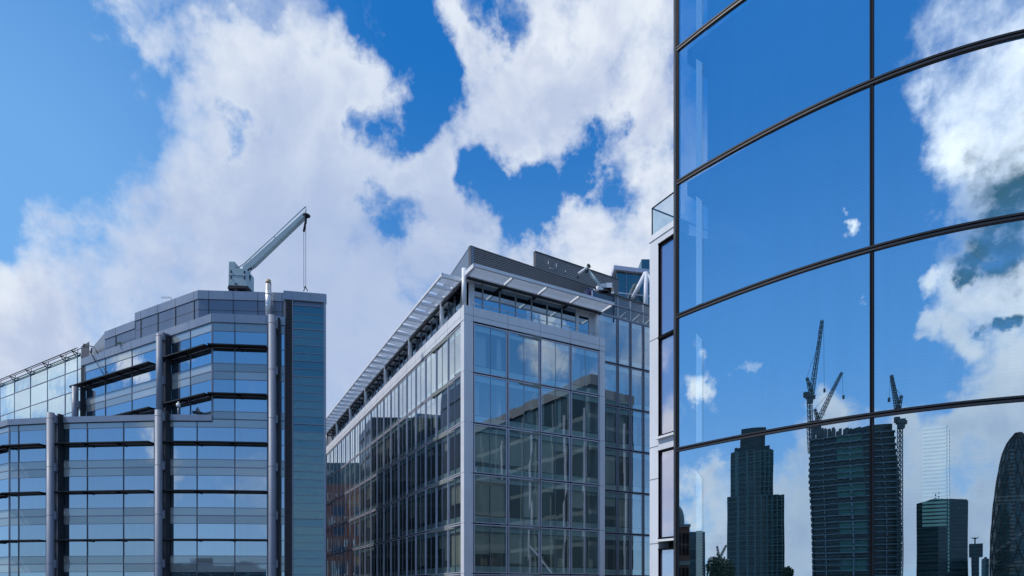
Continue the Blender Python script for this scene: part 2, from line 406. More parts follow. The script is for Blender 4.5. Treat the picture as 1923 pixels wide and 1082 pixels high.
# ================================================================== LEFT OFFICE: stepped glass block with grey columns
LF = Wall([at(-30, 55.4), at(17, 53.1), at(95, 52.4), at(298, 51.6), at(400, 51.7), at(500, 52.1), at(536, 52.4)])
LU = Wall([at(120, 63.6), at(398.8, 51.72)])                       # upper wing, running back to the left
LT = Wall([at(535, 52.35), at(612, 52.95)])                        # stair tower face
LG = Wall([at(-60, 77.5), at(0, 72.6), at(153, 62.6)])              # far glazed wing
LP = Wall([at(372.7, 53.2), at(613, 53.9)])                        # rooftop plant room, front
LQ = Wall([at(197, 60.2), at(254, 57.6), at(372.7, 53.2)])
left = thing('office_building', 'stepped dark blue glass office with round grey columns and a lined stair tower', 'building', (LF.P(20).x, LF.P(20).y, 0))
ZT = 44.30; ZTER = 36.1
TW = LT.P(LT.L); TB = Vector((TW.x-9.5, TW.y+18))
b = MB()
low = [LF.P(u, -.14)[:2] for u in (0, LF.l[1], LF.l[2], LF.l[3], LF.l[4], LF.l[5], LF.L)]
b.prism(low+[tuple(LT.P(LT.L, -.14)[:2]), tuple(TB), (-45, 74), (-64, 80)], 0, ZTER-.1, 'grey_panel')
b.build('podium_wall', left)
b = MB()
up = [LU.P(LU.px(155), -.14)[:2], LU.P(LU.L, -.14)[:2], LF.P(LF.px(441), -.14)[:2], LF.P(LF.L, -.14)[:2], tuple(LT.P(LT.L, -.14)[:2]), tuple(TB), (-47, 74)]
b.prism([tuple(p) for p in up], ZTER-.05, ZT-.5, 'grey_panel'); b.build('upper_wall', left)
b = MB()
ph = [tuple(LQ.P(LQ.l[1])[:2]), tuple(LP.P(0)[:2]), tuple(LP.P(LP.L-.05)[:2]), (TB.x+.3, TB.y-.3), (-38, 70)]
b.prism(ph, ZT-.45, 46.85, 'grey_panel'); 
b.prism([tuple(LQ.P(0)[:2]), tuple(LQ.P(LQ.l[1]-.05)[:2]), (-39, 69), (-44, 66)], ZT-.45, 46.2, 'grey_panel')
o = b.build('plant_room', left)
# panel joints and coping of the plant room
c = MB()
for wl, u0, u1, zt in ((LP, 0, LP.L, 46.9), (LQ, LQ.l[1], LQ.L, 46.9), (LQ, 0, LQ.l[1], 46.25)):
    c.wbox(wl, u0, u1, .004, .05, zt-.72, zt, 'grey_metal')
    c.wbox(wl, u0, u1, .002, .012, zt-.77, zt-.72, 'joint')
    c.wbox(wl, u0, u1, .002, .010, zt-1.62, zt-1.585, 'joint')
for x in (392, 438, 484, 530): c.wbox(LP, LP.px(x)-.015, LP.px(x)+.015, .002, .056, 44, 46.9, 'joint')
for x in (365, 330, 297, 265): c.wbox(LQ, LQ.px(x)-.02, LQ.px(x)+.02, .002, .056, 44, 46.9, 'joint')
for x in (218,): c.wbox(LQ, LQ.px(x)-.02, LQ.px(x)+.02, .002, .056, 44, 46.2, 'joint')
c.build('coping', o)
# parapet bands
b = MB(); b.wbox(LF, 0, LF.px(398.8), -.4, .12, 35.62, ZTER, 'grey_metal'); b.wbox(LF, 0, LF.px(398.8), -.1, .05, 35.55, 35.62, 'joint'); b.build('parapet', left)
b = MB(); b.wbox(LU, LU.px(154), LU.L, -.4, .10, 43.62, ZT, 'grey_metal'); b.wbox(LF, LF.px(398.8), LF.L, -.4, .10, 43.62, ZT, 'grey_metal')
for wl, xs in ((LU, (198, 248, 357)), (LF, (441, 500))):
    for x in xs: b.wbox(wl, wl.px(x)-.012, wl.px(x)+.012, .08, .105, 43.62, ZT, 'joint')
b.build('parapet', left)
# windows: one per bay and storey, vision glass above and below the sunshade, fritted spandrels at the slab
def left_window(wl, x0, x1, zl, ztop=None, zbot=None):
    u0, u1 = wl.px(x0), wl.px(x1); zt = zl+1.95 if ztop is None else ztop; zb = zl-1.95 if zbot is None else zbot
    og = wl.P((u0+u1)/2, 0, zl)
    f = MB()
    for u in (u0, u1): f.wbox(wl, u-.032, u+.032, -.08, .035, zb, zt, 'frame_metal')
    rails = [zl-1.95, zl-1.32, zl-.04, zl+1.29, zl+1.93]
    for r, h in zip(rails, (.05, .04, .05, .04, .05)):
        if zb-.02 <= r <= zt: f.wbox(wl, u0, u1, -.08, .028, r, min(zt, r+h), 'frame_metal')
    for a, c_ in ((zl-1.90, zl-1.32), (zl+1.33, min(zt, zl+1.93))):
        if a >= zb and c_ > a+.05: f.wbox(wl, u0+.03, u1-.03, -.06, 0, a, c_, 'left_spandrel')
    fo = f.build('window', left, og)
    p = MB()
    for a, c_ in ((zl-1.28, zl-.04), (zl+.01, zl+1.29)):
        a, c_ = max(a, zb), min(c_, zt)
        if c_ > a: p.wquad(wl, u0+.03, u1-.03, -.012, a, c_, 'left_glass')
    po = p.build('pane', fo, og)
    po.rotation_euler = (R(random.uniform(-.22, .22)), 0, R(random.uniform(-.25, .25)))
LOWZ = (33.82, 29.92, 26.02, 22.12)
BAYS = (((-28, 17),), ((17.5, 35), (35, 87)), ((108, 164), (164, 232), (232, 290)), ((310.5, 370), (370, 441), (441, 502)), ((519, 534.5),))
for zl in LOWZ:
    for bay in BAYS:
        for x0, x1 in bay: left_window(LF, x0, x1, zl, 35.55 if zl > 33 and x1 < 440 else None)
for zl in (37.72, 41.62):
    for x0, x1 in ((399.5, 441), (441, 502), (519, 534.5)): left_window(LF, x0, x1, zl, 43.62 if zl > 41 else None, None if zl > 41 else 35.8)
    for x0, x1 in ((160, 198), (198, 248), (248, 294), (318, 357.7), (357.7, 398)): left_window(LU, x0, x1, zl, 43.62 if zl > 41 else None, None if zl > 41 else 36.1)
# infill behind columns
for wl, x0, x1, z0_, z1_ in ((LF, 87, 108, 20, 35.6), (LF, 290, 310.5, 20, 35.6), (LF, 502, 519, 20, 43.6), (LU, 294, 318, 36, 43.6), (LU, 152, 160, 36, 43.6)):
    b = MB(); b.wbox(wl, wl.px(x0), wl.px(x1), -.1, -.02, z0_, z1_, 'dark_metal'); b.build('recess_panel', left, wl.P(wl.px(x0), 0, z0_))
# sunshades
def sunshade(wl, x0, x1, zl, d=.72):
    u0, u1 = wl.px(x0), wl.px(x1)
    s_ = MB(); s_.wbox(wl, u0, u1, .04, d, zl-.03, zl+.015, 'black_metal'); s_.wbox(wl, u0, u1, d-.03, d+.02, zl-.06, zl+.03, 'dark_metal')
    n = max(1, round((u1-u0)/2.6))
    for k in range(n+1):
        u = u0+(u1-u0)*k/n; s_.wbox(wl, max(u0, u-.02), min(u1, u+.02), .04, d-.05, zl-.13, zl-.03, 'black_metal')
    s_.build('sunshade', left, wl.P((u0+u1)/2, 0, zl))
for zl in LOWZ:
    for x0, x1 in ((-28, 16.5), (17.5, 88), (105, 290), (308, 503)): sunshade(LF, x0, x1, zl)
for zl in (37.72, 41.62):
    sunshade(LF, 397, 503, zl); sunshade(LU, 310, 398.5, zl); sunshade(LU, 145, 294, zl)
# round columns with brackets
def column(wl, x, z0, z1, slots):
    u = wl.px(x, .75); q = wl.P(u, .75)
    c = MB(); c.tube((q.x, q.y, z0), (q.x, q.y, z1), .285, 'column_metal', n=20)
    z = slots[0]
    for z in slots:
        if z0 < z < z1: c.tube((q.x, q.y, z-.012), (q.x, q.y, z+.012), .293, 'joint', n=20)
    o = c.build('column', left, (q.x, q.y, z0))
    f = MB()
    uu = u+.33
    f.wbox(wl, uu-.03, uu+.10, .0, .62, z0, z1, 'column_metal') if False else None
    for z in slots:
        if z0 < z < z1: f.wbox(wl, u-.1, u+.42, .02, .75, z-.32, z+.32, 'column_metal')
    f.wbox(wl, u+.38, u+.55, .05, .5, z0, z1, 'dark_metal')
    f.build('bracket', o, (q.x, q.y, z0))
SPL = [31.87, 27.97, 24.07, 35.77, 39.67, 43.4]
for x in (95, 298): column(LF, x, 0, 36.25, SPL)
column(LF, 511, 0, 44.05, SPL)
column(LU, 141, 36, 41.35, SPL); column(LU, 300, 36, 43.55, SPL)
# stair tower: dark louvre strip and glass of narrow courses
b = MB(); ua, ub = LT.px(536), LT.px(549.5)
b.wbox(LT, ua, ub, -.1, -.02, 0, 45.8, 'screen_back')
z = 20.0
while z < 45.7:
    b.hexa([LT.P(ua, .05, z), LT.P(ub, .05, z), LT.P(ub, -.03, z+.07), LT.P(ua, -.03, z+.07), LT.P(ua, .05, z+.02), LT.P(ub, .05, z+.02), LT.P(ub, -.03, z+.09), LT.P(ua, -.03, z+.09)], 'dark_louvre'); z += .12
b.build('louvre_strip', left)
b = MB(); ua, ub = LT.px(550.5), LT.px(608)
tz = [20+.65*k for k in range(40)]
b.wbox(LT, ub, LT.L, -.1, .06, 0, 45.8, 'grey_metal'); b.wbox(LT, ua-.08, ua, -.1, .05, 0, 45.75, 'frame_metal')
for k, zz in enumerate(tz):
    if zz < 45.7: b.wbox(LT, ua, ub, -.05, .03 if k % 6 else .06, zz-.02, zz+(.02 if k % 6 else .05), 'frame_metal')
o = b.build('stair_glazing', left)
p = MB()
for zz in tz:
    if zz < 45.2:
        j = random.uniform(-.012, .012)
        p.face([LT.P(ua, -.02+j, zz+.02), LT.P(ub, -.02+j, zz+.02), LT.P(ub, -.02-j, zz+.63), LT.P(ua, -.02-j, zz+.63)], 'tower_glass')
p.build('pane', o)
b = MB(); b.prism([tuple(LT.P(0, -.12)[:2]), tuple(LT.P(LT.L, -.12)[:2]), (TB.x, TB.y), (TB.x-3, TB.y-.4)], ZTER, 45.8, 'grey_panel'); b.build('stair_tower_wall', left)
b = MB(); b.wbox(LT, -.1, LT.L+.03, -.3, .08, 45.75, 46.45, 'grey_metal'); b.build('coping', left)
# far glazed wing with rails and brackets on its roof edge
zg = 45.3
b = MB(); b.prism([tuple(LG.P(0, -.2)[:2]), tuple(LG.P(LG.l[1], -.2)[:2]), tuple(LG.P(LG.L, -.2)[:2]), (-44, 68), (-62, 84)], 0, zg-.2, 'grey_panel'); b.build('glazed_wing', left)
gx = [-48, -30, 0, 27, 57, 89, 122, 145, 152]
rows = [45.3, 43.65, 41.65, 39.65, 37.65, 35.65]
for x0, x1 in zip(gx, gx[1:]):
    u0, u1 = LG.px(x0), LG.px(x1)
    for zt, zb in zip(rows, rows[1:]):
        og = LG.P((u0+u1)/2, 0, zb)
        f = MB(); f.wbox(LG, u0-.02, u0+.03, -.05, .03, zb, zt, 'frame_metal'); f.wbox(LG, u0, u1, -.05, .03, zb-.03, zb+.03, 'frame_metal')
        fo = f.build('window', left, og)
        p = MB(); p.wquad(LG, u0+.03, u1-.02, -.012, zb+.03, zt-.03, 'wing_glass'); po = p.build('pane', fo, og)
        po.rotation_euler = (R(random.uniform(-.3, .3)), 0, R(random.uniform(-.3, .3)))
b = MB()
def rail(a, c, r=.045, m='dark_metal'): b.tube(a, c, r, m, n=6)
for w, dz in ((.32, .30), (.48, .14), (-.1, .42)):
    us = LG.cuts(LG.px(-50), LG.px(152))
    for a, c in zip(us, us[1:]): rail(LG.P(a, w, zg+dz), LG.P(c, w, zg+dz), .038)
for x in (-30, 0, 27, 57, 89, 122, 144):
    u = LG.px(x); rail(LG.P(u, -.1, zg+.05), LG.P(u, .5, zg+.14), .055); rail(LG.P(u, .05, zg-.3), LG.P(u, .4, zg+.1), .045); rail(LG.P(u, -.1, zg), LG.P(u, -.1, zg+.42), .03)
us = LG.cuts(LG.px(-50), LG.px(150))
for a, c in zip(us, us[1:]): rail(LG.P(a, .22, zg-.2), LG.P(c, .22, zg-.2), .05)
e = LG.P(LG.px(152), -.1, zg+.42)
rail(e, pt(158, 646, 61.5)); rail(pt(158, 646, 61.5), pt(176, 652, 60.6)); rail(pt(176, 652, 60.6), pt(184, 664, 60.2)); rail(pt(172, 653, 60.8), pt(171, 664, 60.8), .06)
rail(pt(163, 651, 61.2), pt(180, 680, 60.2), .04); rail(pt(180, 680, 60.2), pt(196, 705, 59.4), .04)
b.build('roof_rail', left)
b = MB(); q0 = LG.P(LG.px(153), -.1)
b.prism([tuple(at(152.5, 62.5)), tuple(at(168, 61.2)), tuple(at(168, 63.4)), tuple(at(152.5, 64.6))], 43, 45.75, 'dark_louvre'); b.build('vent_housing', left)
# flue on the front roof
q = pt(504, 590, 52.9); b = MB()
b.tube((q.x, q.y, ZT-.4), (q.x, q.y, 47.25), .24, 'galvanised', n=16); b.tube((q.x, q.y, 47.25), (q.x, q.y, 47.62), .24, 'rust_cap', .19, n=16)
for zz in (45.4, 46.4): b.tube((q.x, q.y, zz), (q.x, q.y, zz+.05), .262, 'galvanised', n=16)
for sx in (-1, 1): b.tube((q.x+sx*.45, q.y, ZT-.1), (q.x+sx*.2, q.y, ZT+.35), .03, 'galvanised', n=6)
b.build('flue', left)

# roof crane on the left office
q = pt(447, 541, 56.5); kp = F/56.5
crane = thing('roof_crane', 'pale grey roof maintenance crane with one raised boom on the stepped glass office', 'crane', (q.x, q.y, 46.85))
def lp(x, y, dy=0.0): return pt(x, y, 56.5+dy)
b = MB()
def slabxz(mb, pts, y0, y1, m):
    a = [lp(x, y, y0) for x, y in pts]; c = [lp(x, y, y1) for x, y in pts]
    c = [Vector((p.x, 56.5+y1, p.z)) for p in a]
    n = len(a)
    mb.face(a, m); mb.face(list(reversed(c)), m)
    for i in range(n): j = (i+1) % n; mb.face([a[i], c[i], c[j], a[j]], m)
slabxz(b, [(429, 536), (463, 537), (463, 505), (440.5, 504), (440.5, 491.5), (430, 491.5)], -.7, .9, 'crane_grey')
b.build('machine_house', crane)
b = MB()
for zy in ((517.5,),):
    p0, p1 = lp(429.5, 517, -.71), lp(463, 518.5, -.71); b.tube(p0, p1, .02, 'joint', n=4)
for x, y in ((434, 510), (459, 511), (434, 521), (459, 522)): p = lp(x, y, -.72); b.box(p.x-.06, p.x+.06, p.y-.02, p.y+.02, p.z-.1, p.z+.1, 'dark_metal')
p = lp(443, 533, -.72); b.box(p.x-.12, p.x+.12, p.y-.02, p.y+.02, p.z-.05, p.z+.05, 'dark_metal')
b.build('hatch', crane)
b = MB(); slabxz(b, [(427, 541.5), (463, 541.5), (465, 537), (429, 535.5)], -.75, .95, 'dark_metal'); p = lp(446, 541, .1); b.tube((p.x, p.y, 46.84), (p.x, p.y, p.z+.1), .75, 'dark_metal', n=14); b.build('turntable', crane)
b = MB()
A0, A1, B1, B0 = (456, 505), (572, 399), (576, 401.5), (468, 509)
slabxz(b, [(459, 510), (455, 501), (472, 487), (571, 398), (577, 401), (477, 497)], -.15, .35, 'crane_grey'); b.build('boom', crane)
b = MB()
for a, c in (((444, 504), (458, 496)), ((458, 496), (574, 388)), ((574, 388), (574.5, 400)), ((516, 441), (516, 452)), ((458, 496), (459, 503)), ((470, 486), (471, 491))): b.tube(lp(*a), lp(*c), .05, 'crane_grey', n=6)
b.build('stay', crane)
b = MB(); b.tube(lp(470, 506), lp(464, 536), .09, 'crane_grey', n=8); b.tube(lp(469.5, 518), lp(464.5, 538), .12, 'dark_metal', n=8); b.tube(lp(463, 508), lp(472, 504), .12, 'dark_metal', n=8); b.build('ram', crane)
b = MB(); b.tube(lp(575.5, 402), lp(575.5, 406.5), .16, 'dark_metal', n=10); b.tube(lp(575.5, 404.5), lp(575.5, 406.2), .34, 'dark_metal', n=12); b.tube(lp(575, 407), lp(574, 420), .09, 'dark_metal', n=8); b.tube(lp(574, 416), lp(570.5, 435), .10, 'dark_metal', n=8); b.build('sheave', crane)
b = MB(); b.tube(lp(570.5, 434), lp(570.5, 540), .022, 'cable', n=5); b.tube(lp(574.2, 410), lp(574.2, 540), .022, 'cable', n=5)
for a, c in (((574, 538), (570, 547)), ((574, 540), (578, 547)), ((570.5, 538), (574, 541))): b.tube(lp(*a), lp(*c), .04, 'dark_metal', n=5)
b.build('hoist_cable', crane)
# small things on the left office
a_ = pt(322, 560, 60); an = MB(); an.tube(pt(303, 559, 60), pt(322, 559, 60), .025, 'frame_metal', n=5)
for x in range(304, 321, 3): an.tube(pt(x, 556.5, 60), pt(x, 561, 60), .018, 'frame_metal', n=5)
an.tube(pt(322, 559, 60), (a_.x, a_.y, 46.8), .03, 'frame_metal', n=5)
tag(an.build('aerial', None, (a_.x, a_.y, 46.8)), 'thin roof aerial with short rods beside the plant room edge', 'aerial')
c = MB(); q = pt(335, 780, 52.6); c.tube((q.x, q.y, ZTER-.1), (q.x, q.y, q.z+.75), .07, 'frame_metal', n=8); c.tube((q.x, q.y, q.z+.7), (q.x, q.y, q.z+.95), .17, 'lamp_white', n=10); c.tube((q.x, q.y, q.z+.95), (q.x, q.y, q.z+1.12), .10, 'lamp_white', .05, n=10)
tag(c.build('security_camera', None, (q.x, q.y, ZTER-.1)), 'white dome security camera on a short post beside the terrace column', 'camera')
c = MB(); q = pt(371, 779, 52.3); c.tube((q.x, q.y, ZTER-.1), (q.x, q.y, q.z+.1), .04, 'dark_metal', n=6); c.box(q.x-.38, q.x+.3, q.y-.1, q.y+.12, q.z+.08, q.z+.24, 'dark_metal'); c.box(q.x-.42, q.x+.0, q.y-.13, q.y+.15, q.z+.24, q.z+.28, 'dark_metal')
tag(c.build('security_camera', None, (q.x, q.y, ZTER-.1)), 'small dark box security camera low on the terrace parapet', 'camera')
pl = MB(); q = pt(225, 645, 58.2)
for k in range(60):
    v = Vector((random.gauss(0, .22), random.gauss(0, .1), abs(random.gauss(.1, .07)))); r = .07
    n_ = Vector((random.uniform(-1, 1), random.uniform(-1, 1), random.uniform(.2, 1))).normalized(); a = n_.orthogonal().normalized()*r; bb = n_.cross(a)
    o_ = Vector((q.x, q.y, ZT))+v; pl.face([o_-a, o_-bb*.5, o_+a, o_+bb*.5], 'leaf')
tag(pl.build('weed', None, (q.x, q.y, ZT)), 'small green weed growing on the parapet of the stepped glass office', 'plant')

# ================================================================== MIDDLE OFFICE: white frame at the corner, glass on both faces
C0 = Vector((-3.69, 49.5))
def mdepth(x): return 49.5*math.cos((872-2329)/1250)/math.cos((x-2329)/1250)
ML = Wall([at(x, mdepth(x)) for x in (590, 605, 625, 650, 680, 715, 750, 790, 830)]+[tuple(C0)])
MR = Wall([tuple(C0), (C0.x+.87*14, C0.y+.493*14)])
TR = MR.t[0]; NR = Vector((TR.y, -TR.x))
wp = C0+TR*13.58-NR*1.83
MW = Wall([tuple(wp), tuple(wp+TR*13)])
mid = thing('office_building', 'corner office with white stone frame, tall glass bays and a canopied top terrace', 'building', (C0.x, C0.y, 0))
Z0, PH = 42.85, 3.92
LEVELS = [Z0-PH*k for k in range(8)]
ZB = 44.03; ZS = 46.35
# corner columns and white band
b = MB(); b.wbox(MR, 0, .74, -.5, .05, 0, ZB-1.1, 'white_panel'); b.wbox(ML, ML.L-.62, ML.L+.05, -.5, .05, 0, ZB-1.1, 'white_panel')
for z in LEVELS: b.wbox(MR, .0, .742, .03, .053, z-.012, z+.012, 'joint'); b.wbox(ML, ML.L-.622, ML.L+.05, .03, .053, z-.012, z+.012, 'joint')
b.build('corner_column', mid)
b = MB(); b.wbox(MR, 13.05, 13.6, -1.9, .05, 0, ZB-1.1, 'white_panel')
for z in LEVELS: b.wbox(MR, 13.048, 13.602, .03, .053, z-.012, z+.012, 'joint')
b.build('end_column', mid)
b = MB(); b.wbox(MR, -.06, 13.6, -.5, .06, ZB-1.1, ZB, 'white_panel'); b.wbox(MR, 13.02, 13.6, -1.9, -.5, ZB-1.1, ZB, 'white_panel')
for u in (.74, 3.84, 6.9, 9.95, 13.0): b.wbox(MR, u-.01, u+.01, .04, .064, ZB-1.1, ZB, 'joint')
b.wbox(MR, -.06, 13.6, .04, .066, ZB-.72, ZB-.70, 'joint'); b.wbox(MR, 0, 13.6, -.1, .03, ZB-1.16, ZB-1.1, 'joint'); b.build('parapet_band', mid)
b = MB(); b.wbox(ML, 0, ML.L-.02, -.5, .06, ZB-1.1, ZB, 'white_panel'); b.wbox(ML, 0, ML.L, .04, .066, ZB-.72, ZB-.70, 'joint')
for k in range(22): u = ML.L-.6-2.75*k; b.wbox(ML, u-.01, u+.01, .04, .064, ZB-1.1, ZB, 'joint')
b.wbox(ML, 0, ML.L-.02, -.1, .03, ZB-1.16, ZB-1.1, 'joint'); b.build('parapet_band', mid)
# interior: slabs and a core
inner = [tuple(ML.P(u, -7)[:2]) for u in (0, 20, 40, ML.L-7.5)]
core = inner+[tuple(MR.P(13.6, -7)[:2]), tuple(MW.P(13, -6)[:2]), (30, 95), (-10, 120)]
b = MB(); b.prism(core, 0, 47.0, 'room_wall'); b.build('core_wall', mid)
for z in LEVELS:
    b = MB()
    b.wbox(MR, .1, 13.4, -7, -.16, z-.28, z+.06, 'room_ceiling'); b.wbox(ML, 0, ML.L-.2, -7, -.16, z-.28, z+.06, 'room_ceiling'); b.wbox(MW, 0, 13, -6, -.16, z-.28, z+.06, 'room_ceiling')
    b.build('floor_slab', mid)
b = MB()
for u in (3.84, 6.9, 12.6):
    q = MR.P(u, -1.6); b.tube((q.x, q.y, 15), (q.x, q.y, 43), .28, 'blind_white', n=12)
for d in range(4, 56, 6):
    q = ML.P(ML.L-d, -1.6); b.tube((q.x, q.y, 15), (q.x, q.y, 43), .28, 'blind_white', n=10)
b.build('inner_column', mid)
def mid_window(wl, u0, u1, zb, zt, fin=.04, drops=(0, 0), white=False, into=None, fm='lilac_frame', gm='block_glass', half=True):
    """frame, fritted bands top and bottom, pane and roller blinds of one bay"""
    og = wl.P((u0+u1)/2, 0, zb); f = MB() if into is None else into[0]; um = (u0+u1)/2
    if fin > .06: f.wbox(wl, u0-.012, u0+.035, -.1, fin, zb+.05, zt-.05, fm); f.wbox(wl, u0+.05, u0+.13, -.1, -.03, zb+.05, zt-.05, 'frame_metal'); f.wbox(wl, u1-.13, u1-.015, -.1, -.03, zb+.05, zt-.05, 'frame_metal')
    else: f.wbox(wl, u0+.05, u0+.13, -.1, fin, zb+.05, zt-.05, fm); f.wbox(wl, u1-.13, u1-.05, -.1, fin, zb+.05, zt-.05, fm)
    f.wbox(wl, u0+.13, u1-.13, -.1, .03, zt-.13, zt-.05, fm); f.wbox(wl, u0+.13, u1-.13, -.1, .03, zb+.05, zb+.11, fm)
    f.wbox(wl, u0-.02, u1+.02, -.14, -.08, zb-.05, zb+.05, 'black_metal'); f.wbox(wl, u0-.05, u0+.05, -.14, -.06, zb+.05, zt-.05, 'black_metal')
    if half: f.wbox(wl, um-.013, um+.013, -.1, .006, zb+.11, zt-.13, 'frame_metal')
    f.wbox(wl, u0+.13, u1-.13, -.15, -.11, zt-.62, zt-.13, 'spandrel_frit'); f.wbox(wl, u0+.13, u1-.13, -.15, -.11, zb+.11, zb+.60, 'spandrel_frit')
    f.wbox(wl, u0+.13, u1-.13, -.16, -.09, zb+.60, zb+.64, 'black_metal'); f.wbox(wl, u0+.13, u1-.13, -.16, -.09, zt-.66, zt-.62, 'black_metal')
    fo = f.build('window', mid, og) if into is None else None
    p = MB() if into is None else into[1]
    for a, c in (((u0+.12, um-.015), (um+.015, u1-.12)) if half else ((u0+.12, u1-.12),)):
        j = random.uniform(-.002, .002); k_ = random.uniform(-.002, .002)
        p.face([wl.P(a, -.02+j, zb+.1), wl.P(c, -.02-j, zb+.1), wl.P(c, -.02+k_, zt-.12), wl.P(a, -.02-k_, zt-.12)], gm)
    if into is None: p.build('pane', fo, og)
    bl = MB() if into is None else into[2]
    for (a, c), dr in zip(((u0+.14, um-.03), (um+.03, u1-.14)), drops):
        if dr > 0: bl.wbox(wl, a, c, -.24, -.225, zt-.62-dr*(zt-zb-1.26), zt-.55, 'blind_white' if white else 'blind_beige')
    if into is None and bl.f: bl.build('blind', fo, og)
    return fo
# right face: 4 bays; blinds as the photograph shows them, row by row from the top
DROPS = [[(0, 0), (0, 0), (0, 0), (0, 0)], [(0, 0), (0, 0), (0, 0), (0, 0)], [(.88, .9), (.88, 1), (1, .25), (.2, 0)], [(.97, 1), (0, .95), (.12, .0), (.55, .1)],
         [(.66, .62), (.92, .70), (.60, .12), (.1, 0)], [(.5, .4), (0, .6), (.8, .9), (.3, .4)], [(0, 0)]*4]
UB = [.77+3.07*k for k in range(5)]
for r in range(7):
    for k in range(4): mid_window(MR, UB[k], UB[k+1], LEVELS[r+1], LEVELS[r], .04, DROPS[r][k])
b = MB(); b.wbox(MR, .55, .62, -6.9, -.3, 12, 42.5, 'room_dark'); b.build('sun_blocker', mid)  # added wall, keeps sun through the left face off the corner blinds
# pale vertical curtains behind the two upper rows
cur = MB()
for r, spots in ((0, ((.95, 2.1), (3.1, 3.45), (7.1, 8.15), (10.4, 11.3))), (1, ((1.0, 1.5), (7.15, 7.6), (9.0, 9.3), (11.9, 12.4)))):
    for a, c in spots: cur.wbox(MR, a, c, -.5, -.46, LEVELS[r+1]+.3, LEVELS[r]-.4, 'blind_white')
for r in range(2):
    for a, c in ((2.0, 2.9), (3.6, 4.2), (5.2, 5.7)): cur.wbox(MW, a, c, -.55, -.5, LEVELS[r+1]+.3, LEVELS[r]-.4, 'blind_white')
cur.build('curtain', mid)
# left face: the nearest nine bays each a window, the far rest one part
BL = 2.75
far = [MB(), MB(), MB()]
for r in range(7):
    for k in range(21):
        u1 = ML.L-.62-BL*k; u0 = u1-BL
        if u0 < .2: continue
        dr = random.choice([(0, 0), (0, .3), (.6, .6), (.9, .9), (.2, 0), (1, 1), (0, 0), (.4, .8)]) if r > 0 else (0, 0)
        if k < 8 and r < 6: mid_window(ML, u0, u1, LEVELS[r+1], LEVELS[r], .07, dr)
        else: mid_window(ML, u0, u1, LEVELS[r+1], LEVELS[r], .07, dr, into=far)
ow = far[0].build('window', mid); ow['kind'] = 'stuff'
op = far[1].build('pane', ow); ob_ = far[2].build('blind', ow)
# glazed wing right of the end column
wx = [0]+[MW.px(x) for x in (1160, 1184, 1208, 1231, 1254)]
WL = [47.2]+LEVELS
for r in range(7):
    for k in range(5):
        mid_window(MW, wx[k], wx[k+1], WL[r+1], WL[r], .05, random.choice([(0, 0), (.3, .3), (.8, .8), (0, 0), (1, 1)]) if r > 2 else (0, 0), fm='frame_metal', half=False)
b = MB(); b.wbox(MW, 0, 12.5, -.2, .05, 48.22, 48.36, 'frame_metal'); b.wbox(MW, 0, 12.5, -.2, .05, 47.1, 47.25, 'frame_metal'); b.build('roof_beam', mid)
b = MB()
for k in range(6): u = wx[k] if k else .05; b.wbox(MW, u-.03, u+.03, -.08, .03, 47.2, 49.05, 'galvanised')
b.build('balustrade_post', mid)
b = MB(); b.wquad(MW, .05, wx[5], -.02, 47.25, 48.22, 'clear_glass'); b.wquad(MW, .05, wx[5], -.02, 48.36, 48.98, 'clear_glass'); b.build('balustrade_glass', mid)
b = MB()
for k in range(6):
    u = (wx[k] if k else .05)+.7; b.tube(MW.P(u, -1.6, 47.3), MW.P(u+.6, -.2, 48.2), .04, 'white_paint', n=6); b.tube(MW.P(u, -1.6, 46.3), MW.P(u, -1.6, 48.2), .04, 'white_paint', n=6)
b.build('roof_strut', mid)
# top terrace: recessed glazing, railing, soffit
b = MB(); b.wbox(MR, .3, 13.5, -4.5, -.02, ZS, ZS+.30, 'pale_soffit'); b.wbox(ML, 0, ML.L-1.3, -4.5, -.02, ZS, ZS+.28, 'pale_soffit')
for u in (1.9, 3.8, 5.7, 7.6, 9.5, 11.4): b.wbox(MR, u-.01, u+.01, -2.0, -.03, ZS-.004, ZS+.1, 'joint')
b.build('soffit', mid)
b = MB(); b.wbox(MR, .5, 13.5, -4.4, -.4, ZB-.5, ZB-.06, 'white_panel'); b.wbox(ML, 0, ML.L-.5, -4.4, -.4, ZB-.52, ZB-.08, 'white_panel'); b.build('terrace_floor', mid)
gxs = [MR.px(x, -.7) for x in (890, 906.5, 938.5, 968.5, 998.5, 1027.5, 1055, 1082, 1086, 1106)]
for k, (a, c) in enumerate(zip(gxs, gxs[1:])):
    og = MR.P((a+c)/2, -.7, ZB); f = MB()
    if k == 7: f.wbox(MR, a, c, -.8, -.65, ZB, ZS, 'white_panel'); f.build('pier', mid, og); continue
    for u in (a, c): f.wbox(MR, u-.035, u+.035, -.8, -.65, ZB-.1, ZS, 'white_panel')
    if k == 8:
        f.wbox(MR, a, c, -.8, -.65, ZS-.45, ZS-.36, 'white_panel')
        f.wbox(MR, a, c, -.76, -.7, ZS-.36, ZS, 'pale_soffit')
    fo = f.build('door' if k == 8 else 'window', mid, og)
    p = MB(); p.face([MR.P(a+.035, -.72, ZB), MR.P(c-.035, -.72, ZB), MR.P(c-.035, -.72, ZS-(.45 if k == 8 else 0)), MR.P(a+.035, -.72, ZS-(.45 if k == 8 else 0))], 'top_glass'); p.build('pane', fo, og)
b = MB(); b.wbox(MR, gxs[-1], 13.5, -.8, -.65, ZB, ZS, 'white_panel'); b.build('terrace_wall', mid)
b = MB(); b.wbox(MR, .75, gxs[0], -.8, -.65, ZB, ZS, 'white_panel'); b.build('terrace_wall', mid)
f = MB(); p = MB()
